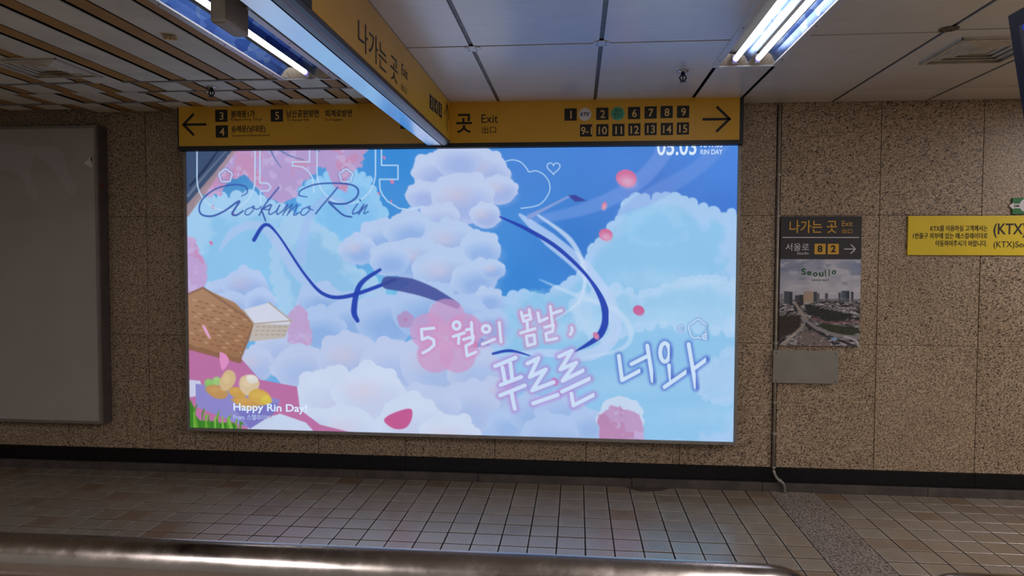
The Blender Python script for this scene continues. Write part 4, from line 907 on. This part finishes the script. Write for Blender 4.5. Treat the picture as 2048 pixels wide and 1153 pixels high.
# ------------------------------------------------------------------ ceiling details
for px, py, lab in ((945, 97, 'round white cover plate on the ceiling nearest the hanging sign'), (1203, 86, 'round white cover plate on the ceiling above the exit numbers'), (1897.7, 57.5, 'dull round cover plate on the ceiling near the right vent')):
    p = onz(px, py, CZ_)
    t = thing('cover_plate', lab, 'cover plate', (p.x, p.y, CZ_-0.004), 'round ceiling cover plates')
    bm = bmesh.new(); disc(bm, (p.x, p.y, CZ_-0.0035), (0, 0, 1), 0.043, 0.003, 32); bm_obj('disc', bm, M_channel if px > 1500 else M_lowtrim, t)
    for sx in (-1, 1):
        for sy in (-1, 1):
            bm = bmesh.new(); disc(bm, (p.x+sx*.021, p.y+sy*.021, CZ_-0.0055), (0, 0, 1), 0.0035, 0.002, 8); bm_obj('screw', bm, M_black, t)
def sprinkler(p, label):
    t = thing('sprinkler_head', label, 'sprinkler', (p.x, p.y, CZ_), 'ceiling sprinklers')
    x, y = p.x, p.y
    bm = bmesh.new(); tube(bm, [(x, y, CZ_), (x, y, CZ_-0.006), (x, y, CZ_-0.011)], [0.032, 0.030, 0.014], 24); bm_obj('rosette', bm, M_chrome, t, smooth=True)
    bm = bmesh.new(); tube(bm, [(x, y, CZ_-0.008), (x, y, CZ_-0.026), (x, y, CZ_-0.028)], [0.012, 0.012, 0.015], 14); bm_obj('body', bm, M_spk, t)
    bm = bmesh.new()
    for s in (-1, 1): tube(bm, [(x+s*.012, y, CZ_-0.026), (x+s*.019, y, CZ_-0.040), (x+s*.006, y, CZ_-0.058)], 0.0042, 8)
    tube(bm, [(x, y, CZ_-0.026), (x, y, CZ_-0.058)], 0.0035, 8); bm_obj('yoke_arms', bm, M_spk, t)
    bm = bmesh.new(); disc(bm, (x, y, CZ_-0.062), (0, 0, 1), 0.018, 0.003, 18); bm_obj('deflector', bm, M_spk, t)
sprinkler(onz(1366, 142, CZ_), 'black sprinkler head left of the twin-tube light on the white ceiling panels')
sprinkler(onz(423, 174, CZ_), 'small sprinkler head hanging from the beige strip ceiling above the left arrow')
def vent(x0, x1, y0, y1, label):
    t = thing('ceiling_vent', label, 'vent', ((x0+x1)/2, (y0+y1)/2, CZ_-.012), 'square ceiling air diffusers')
    def ring(name, k0, k1, z0, z1, mat):
        cx_, cy_ = (x0+x1)/2, (y0+y1)/2; hx, hy = (x1-x0)/2, (y1-y0)/2; bm = bmesh.new()
        rr = [[bm.verts.new((cx_+sx*hx*k, cy_+sy*hy*k, z)) for sx, sy in ((-1, -1), (1, -1), (1, 1), (-1, 1))] for k, z in ((k0, z0), (k1, z1), (k1, z1+.002), (k0, z0+.002))]
        for a in range(4):
            for k in range(4): bm.faces.new((rr[a][k], rr[a][(k+1) % 4], rr[(a+1) % 4][(k+1) % 4], rr[(a+1) % 4][k]))
        bm_obj(name, bm, mat, t)
    ring('frame', 1.0, 0.90, CZ_-0.014, CZ_-0.016, M_vent); ring('louvre', 0.86, 0.66, CZ_+0.012, CZ_-0.012, M_vent); ring('louvre', 0.62, 0.44, CZ_+0.012, CZ_-0.012, M_vent); ring('louvre', 0.40, 0.24, CZ_+0.012, CZ_-0.010, M_vent)
    box('centre_plate', ((x0+x1)/2-.05, (y0+y1)/2-.05, CZ_-.006), ((x0+x1)/2+.05, (y0+y1)/2+.05, CZ_-.003), M_vent, t)
    box('frame_rim', (x0, y0, CZ_-.014), (x0+.004, y1, CZ_), M_vent, t); box('frame_rim', (x1-.004, y0, CZ_-.014), (x1, y1, CZ_), M_vent, t)
    box('frame_rim', (x0, y0, CZ_-.014), (x1, y0+.004, CZ_), M_vent, t); box('frame_rim', (x0, y1-.004, CZ_-.014), (x1, y1, CZ_), M_vent, t)
vent(-3.12, -2.70, -1.40, -1.02, 'square dusty white air vent in the beige strip ceiling at upper left')
vent(1.955, 2.37, -1.35, -0.915, 'square dusty air vent in the ceiling at upper right, beside the dark display')
p = onz(341, 74, CZ_-0.006)
bm = bmesh.new(); ca = 0.9
st = thing('sticker', 'small torn yellow sticker on the beige strip ceiling left of the recessed light', 'sticker', (p.x, p.y, CZ_-0.012))
bm = bmesh.new(); bx(bm, p.x-.034, p.x+.030, p.y-.028, p.y+.026, CZ_-0.0125, CZ_-0.0115)
bmesh.ops.rotate(bm, verts=bm.verts, cent=p, matrix=Matrix.Rotation(0.4, 3, 'Z')); bm_obj('paper', bm, M_sticker, st)
bm = bmesh.new()
for a in ((-.026, -.022, -.018, .014), (-.026, -.010, -.018, -.014), (-.004, 0, -.018, .014), (-.004, .010, -.018, -.014), (-.004, .008, -.004, 0), (.016, .020, -.018, .014)): bx(bm, p.x+a[0], p.x+a[1], p.y+a[2], p.y+a[3], CZ_-.0135, CZ_-.0127)
bmesh.ops.rotate(bm, verts=bm.verts, cent=p, matrix=Matrix.Rotation(0.4, 3, 'Z')); bm_obj('print_marks', bm, M_ink, st)

# ------------------------------------------------------------------ hanging display at the right edge
mt_ = thing('hanging_display', 'dark navy display casing hanging from the ceiling at the right edge', 'display', (1.598, -2.34, 2.465))
mt_.rotation_euler = (0, math.radians(-10), 0)
ORG[mt_.name] = Vector((0, 0, 0))
box('casing', (0, -0.95, -0.56), (0.085, 0, 0), M_pvc, mt_, 0.006)
box('screen', (-0.002, -0.89, -0.50), (0.001, -0.055, -0.055), M_black, mt_)
box('screen_bar', (-0.003, -0.80, -0.075), (-0.0015, -0.075, -0.058), M_screen, mt_)
for yy in (-0.25, -0.70):
    bm = bmesh.new(); tube(bm, [(0.045, yy, -0.02), (0.045+0.04, yy, 0.222)], 0.014, 12); bm_obj('ceiling_rod', bm, M_pvc, mt_, smooth=True)

# ------------------------------------------------------------------ handrails in the foreground
RR = 0.040; ry = -3.795; rz = 1.0505
def rail(label, x0, x1, bend_hi, bend_lo):
    t = thing('handrail', label, 'handrail', ((x0+x1)/2, ry, 0.0), 'stainless handrails in the foreground')
    pts = []
    if bend_lo:
        pts += [(x0-0.07, ry, rz-0.5), (x0-0.07, ry, rz-0.09)] + [(x0-0.07*math.cos(a), ry, rz-0.09+0.09*math.sin(a)) for a in np.linspace(0.15, math.pi/2, 8)]
    else: pts += [(x0, ry, rz)]
    pts += [(x0+(x1-x0)*k/6, ry, rz) for k in range(1, 6)]
    if bend_hi:
        pts += [(x1+0.09*math.sin(a), ry, rz-0.09+0.09*math.cos(a)) for a in np.linspace(0, math.pi/2-0.15, 8)] + [(x1+0.09, ry, rz-0.09), (x1+0.09, ry, 0.0)]
    else: pts += [(x1, ry, rz)]
    bm = bmesh.new(); tube(bm, pts, RR, 40); bm_obj('rail', bm, M_rail, t, smooth=True)
    for x in ((x0+0.25, x1-0.9) if bend_hi else (x0+0.5,)):
        bm = bmesh.new(); tube(bm, [(x, ry, 0.0), (x, ry, rz-RR*.7)], 0.02, 16); bm_obj('post', bm, M_rail, t, smooth=True)
    bm = bmesh.new(); tube(bm, [(x0+0.05, ry, 0.62), (x1, ry, 0.62)], 0.018, 16); bm_obj('lower_rail', bm, M_rail, t, smooth=True)
rail('wide stainless steel handrail across the foreground', -3.0, 0.425, True, False)
rz -= 0.001
rail('second stainless handrail, only its top peeping in at the lower right edge', 0.74, 2.6, False, True)
